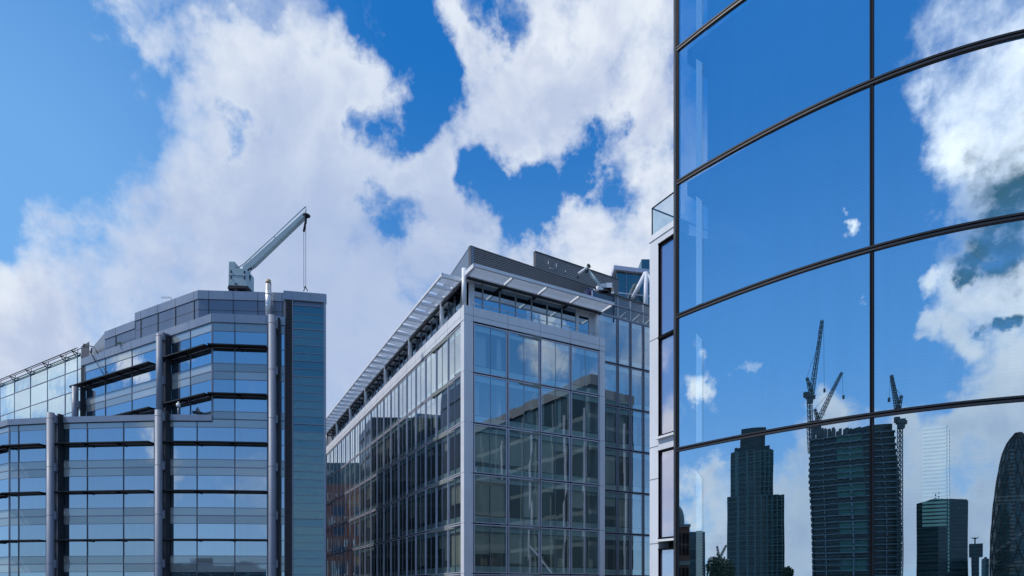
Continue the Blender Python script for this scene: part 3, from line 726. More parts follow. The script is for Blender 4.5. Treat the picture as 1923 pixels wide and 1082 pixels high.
for k in range(38):
    u = ML.L-2.3-1.4*k
    if u < 1.5: break
    f.wbox(ML, u-.05, u+.05, -.8, -.65, ZB-.1, ZS, 'frame_metal'); p.face([ML.P(u-1.36, -.72, ZB-.1), ML.P(u-.04, -.72, ZB-.1), ML.P(u-.04, -.72, ZS), ML.P(u-1.36, -.72, ZS)], 'top_glass')
fo = f.build('terrace_screen', mid); p.build('pane', fo)
b = MB()
b.tube(MR.P(.8, -.25, ZB+.42), MR.P(13.2, -.25, ZB+.42), .03, 'galvanised', n=6)
for k in range(9): u = .9+1.53*k; b.tube(MR.P(u, -.3, ZB-.1), MR.P(u, -.3, ZB+.42), .022 if k % 2 else .035, 'galvanised', n=6)
b.tube(ML.P(1, -.3, ZB+.42), ML.P(20, -.3, ZB+.42), .03, 'galvanised', n=6)
for a in range(1, 56, 3):
    if a+3 < ML.L: b.tube(ML.P(a, -.3, ZB+.42), ML.P(a+3, -.3, ZB+.42), .03, 'galvanised', n=6); b.tube(ML.P(a, -.3, ZB-.1), ML.P(a, -.3, ZB+.42), .03, 'galvanised', n=6)
b.build('railing', mid)
# canopy posts
def post(q, z0, z1, r=.19):
    b = MB(); b.tube((q.x, q.y, z0), (q.x, q.y, z1), r, 'white_paint', n=16); b.tube((q.x, q.y, z0), (q.x, q.y, z0+.06), r+.03, 'white_paint', n=16); b.build('canopy_post', mid, (q.x, q.y, z0))
post(C0-NR*.3+TR*.12, ZB-.05, 47.0)
post(MR.P(12.95, -.3), ZB-.05, 46.6)
for x in (830, 770, 724, 687, 658, 633, 614): post(ML.P(ML.px(x, -.25), -.25), ZB-.05, 46.75)
# canopy over the right face: panels between brackets, fascia and inner beam
ZC = 46.28
bays = [0.15, 3.55, 6.75, 9.95, 13.35]
for k, (a, c) in enumerate(zip(bays, bays[1:])):
    b = MB()
    b.hexa([MR.P(a+.02, 1.45, ZC+.10), MR.P(c-.28, 1.45, ZC+.10), MR.P(c-.28, .10, ZC-.02), MR.P(a+.02, .10, ZC-.02), MR.P(a+.02, 1.45, ZC+.16), MR.P(c-.28, 1.45, ZC+.16), MR.P(c-.28, .10, ZC+.04), MR.P(a+.02, .10, ZC+.04)], 'frosted_panel')
    b.build('canopy_panel', mid)
b = MB(); b.wbox(MR, 0, 13.4, 1.45, 1.6, ZC+.06, ZC+.30, 'white_panel')
for u in bays: b.wbox(MR, u-.14, u-.02, .1, 1.45, ZC-.02, ZC+.18, 'white_paint'); 
b.wbox(MR, .0, .13, .1, 1.6, ZC+.0, ZC+.3, 'white_paint'); b.build('canopy_fascia', mid)
b = MB(); b.wbox(MR, .2, 12.95, -.06, .10, ZC-.18, ZC+.10, 'dark_metal')
for u in bays[1:]: b.wbox(MR, u-.22, u-.04, -1.95, -.06, ZC-.10, ZC+.06, 'dark_metal')
b.build('canopy_beam', mid)
b = MB(); lb = [ML.L-1.0-1.75*k for k in range(33) if ML.L-1.0-1.75*k > 1]
for a, c in zip(lb[1:], lb):
    b.hexa([ML.P(a+.62, 1.4, ZC+.16), ML.P(c, 1.4, ZC+.16), ML.P(c, -.05, ZC-.05), ML.P(a+.62, -.05, ZC-.05), ML.P(a+.62, 1.4, ZC+.21), ML.P(c, 1.4, ZC+.21), ML.P(c, -.05, ZC), ML.P(a+.62, -.05, ZC)], 'frosted_panel')
b.build('canopy_panel', mid)
b = MB(); b.wbox(ML, 0, ML.L-.9, 1.4, 1.52, ZC+.10, ZC+.30, 'white_panel')
for u in lb: b.wbox(ML, u-.05, u+.05, -.1, 1.4, ZC-.04, ZC+.22, 'white_panel')
b.wbox(ML, ML.L-1.02, ML.L-.9, -.1, 1.52, ZC+.0, ZC+.3, 'white_paint'); b.build('canopy_fascia', mid)
b = MB(); b.wbox(ML, 0, ML.L-.5, -.28, -.12, ZC-.22, ZC+.06, 'dark_metal')
for u in lb: b.wbox(ML, u-.05, u+.05, -1.95, -.28, ZC-.12, ZC+.04, 'dark_metal')
b.build('canopy_beam', mid)
# rooftop plant screens of horizontal slats
def screen(wl, z0, z1, name='plant_screen', slat='screen_slat', pitch=.16):
    b = MB(); b.wbox(wl, 0, wl.L, -.3, -.12, z0, z1-.06, 'screen_back'); z = z0
    while z < z1-.1:
        us = wl.cuts(0, wl.L)
        for a, c in zip(us, us[1:]):
            b.hexa([wl.P(a, .03, z), wl.P(c, .03, z), wl.P(c, -.12, z+.06), wl.P(a, -.12, z+.06), wl.P(a, .03, z+.10), wl.P(c, .03, z+.10), wl.P(c, -.12, z+.15), wl.P(a, -.12, z+.15)], slat)
        z += pitch
    b.wbox(wl, -.02, wl.L, -.32, .05, z1-.07, z1, slat)
    return b.build(name, mid)
S1 = Wall([(-3.5, 53.6), at(1219, 64.9), at(1262, 67.2)]); screen(S1, 46.6, 50.85)
S1L = Wall([tuple(ML.P(4, -4.6)[:2]), tuple(ML.P(25, -4.6)[:2]), (-3.5, 53.6)])
b = MB(); b.wbox(S1L, 0, S1L.L, -.3, 0, 46.6, 50.8, 'grey_panel'); b.wbox(S1L, 0, S1L.L+.02, -.32, .03, 50.78, 50.86, 'grey_metal'); b.build('plant_screen_side', mid)
S2 = Wall([at(1005, 62), at(1161, 67.6)]); screen(S2, 49, 54.85)
e1, e2 = S2.P(0), S2.P(S2.L)
b = MB(); b.prism([(e1.x, e1.y+.02), (e1.x-1.6, e1.y+8), (e2.x-1.6, e2.y+8), (e2.x, e2.y+.02)], 47, 54.6, 'white_panel'); b.build('plant_room', mid)
b = MB()
for x, y0, y1 in ((1030, 503, 490), (1045, 508, 495), (1062, 514, 508)): b.tube(pt(x, y0, 62.2), pt(x, y1, 62.2), .05, 'frame_metal', n=6)
b.tube(pt(1030, 503, 62.2), pt(1047, 509, 62.2), .04, 'frame_metal', n=6); b.build('vent_pipe', mid)
b = MB(); b.prism([tuple(MR.P(.5, -4.4)[:2]), tuple(MR.P(13.5, -4.4)[:2]), tuple(MW.P(13, -3)[:2]), (28, 92), (-12, 110), tuple(ML.P(2, -4.4)[:2]), tuple(ML.P(25, -4.4)[:2])], 46.36, 46.66, 'concrete'); b.build('roof_slab', mid)

# maintenance gantry and tarpaulin on the middle office's roof edge
YQ = 59.5; q = pt(1131, 548, YQ)
gan = thing('maintenance_gantry', 'grey roof maintenance arm with crossbar leaning over the louvred plant screen', 'gantry', (q.x, q.y, 48.3))
def qp(x, y, dy=0.0): return pt(x, y, YQ+dy)
b = MB(); b.tube(qp(1131, 542), qp(1105, 509), .17, 'crane_grey', .13, n=8); b.build('arm', gan)
b = MB(); b.tube(qp(1086.5, 514), qp(1106, 500), .11, 'white_paint', n=6); b.tube(qp(1101, 508), qp(1104, 510), .2, 'dark_metal', n=8); b.tube(qp(1084.5, 522), qp(1085, 519), .1, 'dark_metal', n=6); b.tube(qp(1104, 501), qp(1107, 498.5), .2, 'dark_metal', n=6); b.build('crossbar', gan)
b = MB()
for x, y, w_, h_, m in ((1133, 540, .5, .35, 'galvanised'), (1143, 541, .55, .6, 'white_panel'), (1139, 547, .7, .3, 'dark_metal'), (1147, 548, .4, .3, 'rust_cap'), (1128, 545, .45, .3, 'galvanised'), (1149, 553, .25, .3, 'white_paint'), (1144, 551, .3, .2, 'dark_metal')):
    p = qp(x, y); b.box(p.x-w_/2, p.x+w_/2, p.y-.4, p.y+.4, p.z-h_/2, p.z+h_/2, m)
b.tube(qp(1130, 552), qp(1127, 538), .07, 'dark_metal', n=6); b.tube(qp(1138, 552), qp(1140, 536), .07, 'dark_metal', n=6); b.tube(qp(1128, 541), qp(1151, 547), .09, 'dark_metal', n=6)
b.tube(qp(1122, 548), qp(1122, 538), .12, 'white_paint', n=8); b.tube(qp(1113, 545), qp(1117, 549), .16, 'white_paint', n=8)
p = qp(1138, 556); b.box(p.x-.7, p.x+.7, p.y-.5, p.y+.5, 46.66, p.z, 'dark_metal'); b.build('winch_base', gan)
t = MB(); c = pt(1107, 553, 59.0)
nn_ = 14
for i in range(nn_):
    for j in range(6):
        def tp(i, j):
            a = 2*math.pi*i/nn_; e = j/6*math.pi/2
            r = 1+.16*math.sin(3*a+1)+.10*math.sin(7*a+j)
            return Vector((c.x+.75*r*math.cos(a)*math.cos(e)**.6, c.y+.5*r*math.sin(a)*math.cos(e)**.6, c.z-.9+1.35*math.sin(e)*(1+.12*math.sin(5*a))))
        t.face([tp(i, j), tp(i+1, j), tp(i+1, j+1), tp(i, j+1)], 'tarp_blue', True)
t.box(c.x-.6, c.x+.6, c.y-.4, c.y+.4, 46.66, c.z-.8, 'dark_metal')
tag(t.build('tarpaulin', None, (c.x, c.y, 46.66)), 'dark blue tarpaulin heaped over equipment behind the terrace canopy', 'tarpaulin')

# boxes on the window ledges of the middle office
def ledge(u, row, w_, h_, m, label, grp=None):
    q = MR.P(u, -.35, LEVELS[row+1]+.62); b = MB()
    b.hexa([MR.P(u-w_/2, -.2, q.z), MR.P(u+w_/2, -.2, q.z), MR.P(u+w_/2, -.5, q.z), MR.P(u-w_/2, -.5, q.z), MR.P(u-w_/2, -.2, q.z+h_), MR.P(u+w_/2, -.2, q.z+h_), MR.P(u+w_/2, -.5, q.z+h_), MR.P(u-w_/2, -.5, q.z+h_)], m)
    b.hexa([MR.P(u-w_/2-.01, -.19, q.z+h_-.07), MR.P(u+w_/2+.01, -.19, q.z+h_-.07), MR.P(u+w_/2+.01, -.51, q.z+h_-.07), MR.P(u-w_/2-.01, -.51, q.z+h_-.07), MR.P(u-w_/2-.01, -.19, q.z+h_+.005), MR.P(u+w_/2+.01, -.19, q.z+h_+.005), MR.P(u+w_/2+.01, -.51, q.z+h_+.005), MR.P(u-w_/2-.01, -.51, q.z+h_+.005)], m)
    tag(b.build('storage_box', None, (q.x, q.y, q.z)), label, 'box', 'boxes on the office window ledges')
ledge(1.85, 4, .5, .55, 'card', 'brown box left in the lowest row of corner office windows, first bay'); ledge(2.7, 4, .6, .65, 'wood_red', 'dark red box behind glass in the lowest window row near the corner')
ledge(6.45, 4, .55, .42, 'card_pale', 'low cream box at the right end of the second bay'); ledge(7.15, 4, .4, .9, 'card_pale', 'tall narrow cream box at the left end of the third bay')
ledge(9.2, 4, .5, .75, 'card_pale', 'upright cream box in the right half of the third bay'); ledge(12.3, 4, .4, .75, 'card_pale', 'upright pale box in the last bay beside the white end column')
ledge(5.1, 2, .3, .25, 'card_pale', 'small pale box under a lowered beige blind')
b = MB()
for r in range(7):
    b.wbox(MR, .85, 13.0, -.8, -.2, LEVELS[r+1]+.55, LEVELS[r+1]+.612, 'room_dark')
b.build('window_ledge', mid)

# glass office far behind, with white diagonal braces
bk = thing('office_building', 'distant blue glass office with white diagonal braces behind the plant screens', 'building', (*at(1190, 96), 0))
BW = Wall([at(1149, 99), at(1158, 95), at(1262, 97)])
b = MB(); b.prism([tuple(BW.P(0, -.1)[:2]), tuple(BW.P(BW.l[1], -.1)[:2]), tuple(BW.P(BW.L, -.1)[:2]), (at(1262, 125)), (at(1152, 125))], 0, 69.5, 'dark_metal'); b.build('wall', bk)
zz = [69.3-3.2*k for k in range(9)]
for zt, zb_ in zip(zz, zz[1:]):
    f = MB(); us = [BW.l[1]+.0+1.55*k for k in range(6)]
    for u in us: f.wbox(BW, u-.04, u+.04, -.05, .03, zb_, zt, 'frame_metal')
    f.wbox(BW, 0, BW.L, -.05, .06, zb_-.1, zb_+.12, 'lilac_frame'); fo = f.build('window', bk)
    p = MB(); p.wquad(BW, .02, BW.L, 0, zb_+.12, zt-.1, 'tower_glass'); p.build('pane', fo)
b = MB(); b.wbox(BW, 0, BW.L, -.3, .5, 69.3, 69.9, 'lilac_frame'); b.build('roof_edge', bk)
b = MB(); 
def bp(x, y): return pt(x, y, 94.0)
b.tube(bp(1212.5, 512), bp(1212.5, 600), .36, 'white_panel', n=10); b.tube(bp(1211, 515), bp(1188, 560), .3, 'white_panel', n=10); b.tube(bp(1214, 515), bp(1236, 560), .3, 'white_panel', n=10)
b.build('brace', bk)
p = pt(1216, 505, 96); b = MB(); b.box(p.x-.9, p.x+1.4, p.y, p.y+3, 69.5, 71.6, 'tower_glass'); b.build('roof_turret', bk)

# ================================================================== RIGHT: big curved glass wall and the white return beside it
def gdepth(x): return F*4.0/(356*math.cos((2259-x)/1250))
GW = Wall([at(x, gdepth(x)) for x in range(1270, 2190, 10)], True)
right = thing('glass_building', 'tall blue mirror glass building with wide panes and dark bars, reflecting a skyline', 'building', (*at(1270, gdepth(1270)), 0))
ZA = EYE+1.045*4.0
umid = GW.px(1635.5); uend = GW.L-.1
PAN = ((.03, umid), (umid, umid*2 if umid*2 < uend else uend))
nrm = Vector((math.sin(R(G_NAZ)), math.cos(R(G_NAZ)), 0))
for k in range(-2, 5):
    zb_, zt = ZA+4*k, ZA+4*(k+1)
    for i, (u0, u1) in enumerate(PAN):
        og = GW.P((u0+u1)/2, 0, zb_)
        f = MB()                                  # two dark rails with a groove between, mullion gaskets
        f.wbox(GW, u0, u1, -.05, .035, zb_+.02, zb_+.065, 'dark_metal', .25); f.wbox(GW, u0, u1, -.05, .01, zb_-.012, zb_+.02, 'black_metal', .25)
        f.wbox(GW, u0, u1, -.05, .03, zb_-.055, zb_-.012, 'rail_metal', .25)
        f.wbox(GW, u0-.025, u0+.025, -.05, .02, zb_+.065, zt-.055, 'black_metal'); 
        f.wbox(GW, u0+.025, u0+.042, -.05, .01, zb_+.065, zt-.055, 'dark_metal')
        fo = f.build('window', right, og)
        p = MB(); p.wquad(GW, u0+.04, u1-.025, -.02, zb_+.06, zt-.05, 'curtain_glass', .2)
        po = p.build('pane', fo, og)
        me = po.data
        for pl_ in me.polygons: pl_.use_smooth = True
        tn = Matrix.Rotation(R(random.uniform(-.10, .10)), 3, 'Z') @ nrm; tn.z = random.uniform(-.0015, .0015)
        me.normals_split_custom_set([tuple(tn.normalized())]*len(me.loops))   # normals set to one plane, so the curved panes mirror flat
        sl_ = MB(); z = zb_+.12                     # venetian blind behind the pane
        s0 = GW.px(1318.5) if i == 0 else u0+.12
        while z < zt-.1:
            n = max(1, int((u1-.1-s0)/.45)); us = [s0+(u1-.1-s0)*q_/n for q_ in range(n+1)]
            for a, c in zip(us, us[1:]): sl_.face([GW.P(a, -.30, z), GW.P(c, -.30, z), GW.P(c, -.235, z+.038), GW.P(a, -.235, z+.038)], 'slat_white')
            z += .086
        sl_.build('blind', fo, og)
b = MB()
for k in range(-2, 5):
    zb_ = ZA+4*k
    b.wbox(GW, .1, uend, -5, -.4, zb_-.25, zb_+.15, 'room_ceiling', .8)
b.build('floor_slab', right)
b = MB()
for k in range(-2, 5):                              # lit strip inside, its brightness painted saw-toothed onto each left pane
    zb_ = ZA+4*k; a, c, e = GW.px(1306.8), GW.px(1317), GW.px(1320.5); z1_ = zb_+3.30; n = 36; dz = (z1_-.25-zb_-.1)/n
    b.face([GW.P(a, -.012, zb_+.1), GW.P(c, -.012, zb_+.1), GW.P(c, -.012, z1_-.22), GW.P(a, -.012, z1_)], 'lit_strip_paint')
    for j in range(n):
        z = zb_+.1+dz*j; b.face([GW.P(c, -.012, z), GW.P(e, -.012, z+dz*.5), GW.P(c, -.012, z+dz)], 'lit_strip_paint')
fs = b.build('painted_lit_strip', right); fs.data.polygons.foreach_set('use_smooth', [True]*len(fs.data.polygons)); fs.data.normals_split_custom_set([tuple(nrm)]*len(fs.data.loops))
b = MB(); a, c = GW.px(1732), GW.px(1778); z = 23.45       # lit stretch of blind, its brightness painted as pale bars over the pane
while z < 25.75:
    b.face([GW.P(a, -.012, z), GW.P(c, -.012, z), GW.P(c, -.012, z+.055), GW.P(a, -.012, z+.055)], 'lit_blind_paint'); z += .086
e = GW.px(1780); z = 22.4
while z < 25.6: b.face([GW.P(e, -.012, z), GW.P(GW.px(1783), -.012, z), GW.P(GW.px(1783), -.012, z+.06), GW.P(e, -.012, z+.06)], 'lit_blind_paint'); z += .086
fs = b.build('painted_lit_blind', right); fs.data.polygons.foreach_set('use_smooth', [True]*len(fs.data.polygons)); fs.data.normals_split_custom_set([tuple(nrm)]*len(fs.data.loops))
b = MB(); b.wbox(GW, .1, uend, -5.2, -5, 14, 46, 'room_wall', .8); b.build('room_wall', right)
b = MB(); e0 = GW.P(0); b.prism([(e0.x-.02, e0.y+.02), (e0.x+.12, e0.y-.04), (5.93, 22.7), (5.75, 22.75)], 0, 46.5, 'dark_metal'); b.build('edge_fin', right)
b = MB(); b.wbox(GW, 0, uend, -5.2, -.1, 46.2, 46.6, 'concrete', .8); b.build('roof', right)
b = MB(); b.wbox(GW, 0, uend, -5.2, -.06, 0, 17.9, 'concrete', .8); b.build('base_wall', right)

WT = Vector((.5, -.866)); w0 = Vector(at(1220, 24.0))
WW = Wall([tuple(w0), tuple(w0+WT*1.5)])
wb = thing('office_building', 'narrow white clad building end with tall dark framed windows and a glass roof balustrade', 'building', (w0.x, w0.y, 0))
b = MB(); uw = WW.px(1236.5); ue = 1.5
TOPW = 35.05
wins = [(27.62, 34.75), (23.85, 27.12), (20.2, 23.5)]
b.wbox(WW, 0, uw, -.5, 0, 0, TOPW, 'white_panel'); b.wbox(WW, uw, ue, -.5, 0, 34.75, TOPW, 'white_panel')
b.wbox(WW, uw, ue, -.5, 0, 27.12, 27.62, 'white_panel'); b.wbox(WW, uw, ue, -.5, 0, 0, 20.2, 'white_panel')
nb = Vector((.866, .5)); bk0 = w0
b.build('wall', wb)
b = MB(); b.prism([tuple(w0+nb*.5), tuple(w0+WT*1.45+nb*.5), (16, 26), (19, 40), tuple(w0+nb*12)], 0, TOPW-.3, 'dark_office'); b.build('rear_wall', wb)
b = MB()
for z in (31.3, 27.3, 26.1, 23.7): b.wbox(WW, 0, uw, -.01, .004, z-.012, z+.012, 'joint')
b.wbox(WW, -.02, ue, -.5, .03, 35.0, 35.22, 'white_paint'); b.build('coping', wb)
for z0_, z1_ in wins:
    og = WW.P(uw, 0, z0_); f = MB()
    f.wbox(WW, uw, uw+.025, -.12, .01, z0_, z1_, 'black_metal'); f.wbox(WW, uw, ue, -.3, .03, z1_-.05, z1_, 'black_metal'); f.wbox(WW, uw, ue, -.3, .03, z0_, z0_+.06, 'black_metal')
    if z1_ > 30: f.wbox(WW, uw, ue, -.3, .03, 31.22, 31.32, 'black_metal')
    fo = f.build('window', wb, og)
    s_ = MB(); s_.wbox(WW, uw-.03, ue, -.1, .14, z0_-.1, z0_-.02, 'white_paint'); s_.build('sill', fo, og)
    p = MB(); p.wquad(WW, uw+.02, ue, -.08, z0_, z1_, 'return_glass'); p.build('pane', fo, og)
b = MB(); zr = 36.32
c0, c1 = WW.P(.03, -.1), WW.P(1.5, -.1); c2 = Vector((c0.x+nb.x*4, c0.y+nb.y*4, 0))
for a, c in ((c0, c1), (c0, c2)): b.tube((a.x, a.y, zr), (c.x, c.y, zr), .03, 'dark_metal', n=6)
b.tube((c0.x, c0.y, 35.2), (c0.x, c0.y, zr), .025, 'dark_metal', n=6); b.build('balustrade_rail', wb)
b = MB(); b.face([(c0.x, c0.y, 35.2), (c1.x, c1.y, 35.2), (c1.x, c1.y, zr), (c0.x, c0.y, zr)], 'clear_glass'); b.face([(c0.x, c0.y, 35.2), (c2.x, c2.y, 35.2), (c2.x, c2.y, zr), (c0.x, c0.y, zr)], 'clear_glass'); b.build('balustrade_glass', wb)

# ================================================================== buildings seen only as reflections
def gp(x, y, D):
    """the point D metres beyond the big glass wall whose mirror image falls at (x, y)"""
    u = GW.px(x); h = GW.P(u); d = gdir(x, y); l = math.hypot(d.x, d.y)
    return Vector((h.x+d.x/l*D, h.y+d.y/l*D, EYE+(HZ-y)/F*h.y+d.z/l*D))
def gprism(mb, x0, x1, ytop, D, depth, m, z0=0.0, bulge=0.0, n=1, xt0=None, xt1=None, top=None):
    """block between two mirrored columns x0..x1, its near face at distance D"""
    xm = (x0+x1)/2; z1 = gp(xm, ytop, D).z
    a, c = gp(x0, 1100, D), gp(x1, 1100, D)
    cen = (a+c)/2; out = Vector((cen.x, cen.y, 0)).normalized()
    near = []
    for k in range(n+1):
        f = k/n; q = a.lerp(c, f); q = q-out*bulge*math.sin(math.pi*f); near.append((q.x, q.y))
    back = [(c.x+out.x*depth, c.y+out.y*depth), (a.x+out.x*depth, a.y+out.y*depth)]
    mb.prism(near+back, z0, z1, m, top)
    return z1
D1 = 480
def gthing(name, label, cat, x, D): q = gp(x, 1100, D); return thing(name, label, cat, (q.x, q.y, 0))
t42 = gthing('tower', 'dark ribbed tower with stepped shoulders, mirrored in the glass left of the unfinished tower', 'tower', 1420, D1)
b = MB(); gprism(b, 1370, 1478, 930, D1, 34, 'ribbed_tower', 0, 5, 6); b.build('lower_shaft', t42)
b = MB(); gprism(b, 1377, 1457, 846, D1+4, 28, 'ribbed_tower', 0, 5, 6); b.build('shaft', t42)
b = MB(); gprism(b, 1395, 1441, 806, D1+9, 18, 'black_tower', 0, 2, 4); gprism(b, 1384, 1450, 838, D1+7, 22, 'black_tower', 0, 2, 4); b.build('crown', t42)
her = gthing('tower', 'unfinished dark tower of bare floors with cranes above, mirrored across the middle mullion', 'tower', 1605, 430)
b = MB()
prof = [(1533, 1686, 1105), (1530, 1688, 1000), (1524, 1684, 900), (1527, 1674, 812)]
def hx(y):
    for (a0, b0, y0), (a1, b1, y1) in zip(prof, prof[1:]):
        if y1 <= y <= y0: f = (y0-y)/(y0-y1); return a0+(a1-a0)*f, b0+(b1-b0)*f
    return prof[0][:2]
zs0 = 0; DH = 430
outh = Vector((gp(1605, 1100, DH).x, gp(1605, 1100, DH).y, 0)).normalized()
yy = 1150.0; ncnt = 0; slabs = MB(); infill = MB(); cols = MB()
prev = None
while yy > 811:
    x0, x1 = hx(min(yy, 1104)); xs = [x0, x0+(x1-x0)*.33, x0+(x1-x0)*.66, x1]
    pts_ = [gp(x, yy, DH-(4 if 0 < i < 3 else 0)) for i, x in enumerate(xs)]
    z = pts_[1].z
    ring = [(p.x, p.y) for p in pts_]+[(p.x+outh.x*34, p.y+outh.y*34) for p in reversed(pts_)]
    if z > 1:
        slabs.prism(ring, z-.5, z, 'slab_grey')
        inn = [(p.x+outh.x*1.6, p.y+outh.y*1.6) for p in pts_]+[(p.x+outh.x*30, p.y+outh.y*30) for p in reversed(pts_)]
        if yy > 826:
            for i in range(3):
                if random.random() < .95 and not (i == 1 and yy < 960 and random.random() < .35):
                    a, c = Vector(inn[i]), Vector(inn[i+1]); infill.face([(a.x, a.y, z), (c.x, c.y, z), (c.x, c.y, z+4.2), (a.x, a.y, z+4.2)], 'net_green' if i == 1 and ncnt % 3 else 'black_tower')
        if prev:
            for k in range(7):
                f = k/6; ii = min(2, int(f*3)); ff = f*3-ii
                a = prev[ii].lerp(prev[ii+1], ff); c = pts_[ii].lerp(pts_[ii+1], ff); cols.tube((a.x, a.y, prev[0].z), (c.x, c.y, z), .55 if k % 3 == 0 else .3, 'slab_grey' if k % 2 else 'crane_steel', n=5)
            if ncnt % 3 == 0 and ncnt > 2:
                a = prev[1]; c = pts_[2]
        prev = pts_
    yy -= 11.5; ncnt += 1
slabs.build('floor_slabs', her); infill.build('cladding', her); cols.build('column_frame', her)
b = MB(); z1 = gprism(b, 1597, 1671, 800, DH+3, 26, 'black_tower', 60, 2, 4); b.build('core', her)
b = MB(); gprism(b, 1545, 1660, 830, DH+9, 16, 'black_tower', 0); b.build('inner_core', her)
b = MB()
for k in range(26):
    x = random.uniform(1530, 1596); q = gp(x, 812, DH+random.uniform(1, 20)); b.box(q.x-.8, q.x+.8, q.y-.8, q.y+.8, q.z-4, q.z+random.uniform(.5, 3.5), 'crane_steel')
b.build('rebar', her)
# cranes
def lattice(mb, p, q, w0, w1, n, r, m):
    p = Vector(p); q = Vector(q); d = (q-p).normalized(); a = d.orthogonal().normalized(); bb = d.cross(a)
    cor = []
    for k in range(n+1):
        f = k/n; c = p.lerp(q, f); w = w0+(w1-w0)*f
        cor.append([c+a*w*sx+bb*w*sy for sx, sy in ((1, 1), (-1, 1), (-1, -1), (1, -1))])
    for k in range(n):
        for i in range(4):
            mb.tube(cor[k][i], cor[k+1][i], r, m, n=4, caps=False); mb.tube(cor[k][i], cor[k+1][(i+1) % 4], r*.7, m, n=4, caps=False)
            mb.tube(cor[k][i], cor[k][(i+1) % 4], r*.7, m, n=4, caps=False)
def tower_crane(label, D, base, top, jib0, jib1, apex, cab, ropes):
    q = gp(*base, D); t = thing('tower_crane', label, 'crane', (q.x, q.y, q.z), 'tower cranes mirrored in the glass wall')
    P_ = lambda xy: gp(xy[0], xy[1], D)
    b = MB(); lattice(b, P_(base), P_(top), 1.0, 1.0, max(3, int((base[1]-top[1])/9)), .26, 'crane_steel'); b.build('mast', t)
    b = MB(); lattice(b, P_(jib0), P_(jib1), 1.1, .55, 14, .24, 'crane_steel'); b.build('jib', t)
    b = MB(); lattice(b, P_(jib0), P_(apex), 1.0, .5, 3, .26, 'crane_steel'); c = P_(cab)
    b.tube(P_(apex), P_((jib0[0]+(jib1[0]-jib0[0])*.7, jib0[1]+(jib1[1]-jib0[1])*.7)), .12, 'crane_steel', n=4); b.build('stay_frame', t)
    b = MB()
    for dx, dy, w_, h_ in ((0, 0, 2.2, 1.3), (-7, -3, 1.4, 1.6), (6, 2, 1.5, 1.1), (1, 9, 1.7, 1.5)):
        c = P_((cab[0]+dx, cab[1]+dy)); b.box(c.x-w_, c.x+w_, c.y-w_, c.y+w_, c.z-h_, c.z+h_, 'crane_steel')
    c = P_(cab); b.tube(P_((cab[0]-8, cab[1])), P_((cab[0]+8, cab[1])), .9, 'crane_steel', n=6); b.build('cab', t)
    b = MB()
    for a, c in ropes: b.tube(P_(a), P_(c), .10, 'crane_steel', n=4); 
    c = P_(ropes[0][1]); b.box(c.x-.6, c.x+.6, c.y-.6, c.y+.6, c.z-1.2, c.z+1.2, 'crane_steel'); b.build('hoist_rope', t)
tower_crane('tallest tower crane with steep jib above the unfinished tower', 436, (1527, 850), (1523, 745), (1527, 742), (1547, 602), (1518, 710), (1523, 746), [((1549, 604), (1551, 735))])
tower_crane('short tower crane with jib leaning right, beside the tallest crane', 452, (1534, 830), (1536, 800), (1539, 792), (1584, 700), (1533, 770), (1536, 800), [((1584, 700), (1587, 748)), ((1551, 768), (1552, 785))])
tower_crane('tower crane on a tall lattice mast right of the unfinished tower', 425, (1686, 1150), (1686, 793), (1683, 772), (1671, 705), (1690, 744), (1687, 792), [((1669, 706), (1667, 752))])
b = gthing('tower', 'plain dark office block with slanted shoulder, mirrored right of the unfinished tower', 'tower', 1765, 420)
m_ = MB()
a, c, e = gp(1717, 1100, 425), gp(1757, 1100, 404), gp(1813, 1100, 420); ou = Vector((c.x, c.y, 0)).normalized()*38; zt = gp(1757, 941, 412).z
m_.prism([(a.x, a.y), (c.x, c.y), (e.x, e.y), (e.x+ou.x, e.y+ou.y), (a.x+ou.x, a.y+ou.y)], 0, zt, 'black_tower'); m_.build('shaft', b)
m_ = MB(); m_.prism([(a.x+ou.x*.2, a.y+ou.y*.2), (c.x+ou.x*.2, c.y+ou.y*.2), (e.x+ou.x*.2, e.y+ou.y*.2), (e.x+ou.x*.8, e.y+ou.y*.8), (a.x+ou.x*.8, a.y+ou.y*.8)], zt, zt+1.5, 'dark_metal'); q = gp(1757, 938, 415); m_.tube((q.x, q.y, zt), (q.x, q.y, zt+5), .3, 'dark_metal', n=6); m_.build('roof', b)
b = gthing('tower', 'small dark service tower with rooftop dish beside the rounded tower', 'tower', 1828, 380)
m_ = MB(); gprism(m_, 1820, 1834, 1046, 380, 8, 'black_tower'); m_.build('shaft', b)
m_ = MB(); gprism(m_, 1816, 1841, 1021, 380, 10, 'black_tower', gp(1828, 1046, 380).z); m_.build('head', b)
m_ = MB(); q = gp(1826, 1021, 384); m_.tube((q.x, q.y, q.z), (q.x, q.y, q.z+2.4), .3, 'crane_steel', n=6); m_.tube((q.x, q.y, q.z+2.4), (q.x, q.y, q.z+3.0), .4, 'crane_steel', 1.9, n=10); m_.build('dish', b)
D9 = 440; cg = gp(1907, 1100, D9+24)
gk = thing('tower', 'rounded bullet shaped glass tower mirrored at the far right', 'tower', (cg.x, cg.y, 0))
m_ = MB(); ppm = (gp(1907, 1100, D9)-gp(1852, 1100, D9)).length/55
profg = []
for y, hw in ((1300, 46), (1180, 52), (1082, 55), (1000, 53.5), (950, 49.5), (900, 42), (870, 36), (850, 30.5), (832, 22), (820, 13), (813, 6), (811, 1.5)):
    profg.append((hw*ppm, gp(1907, y, D9+24).z))
profg[0] = (profg[0][0], 0)
m_.lathe((cg.x, cg.y), profg, 'diagrid_glass', 40); m_.build('shaft', gk)
m_ = MB()
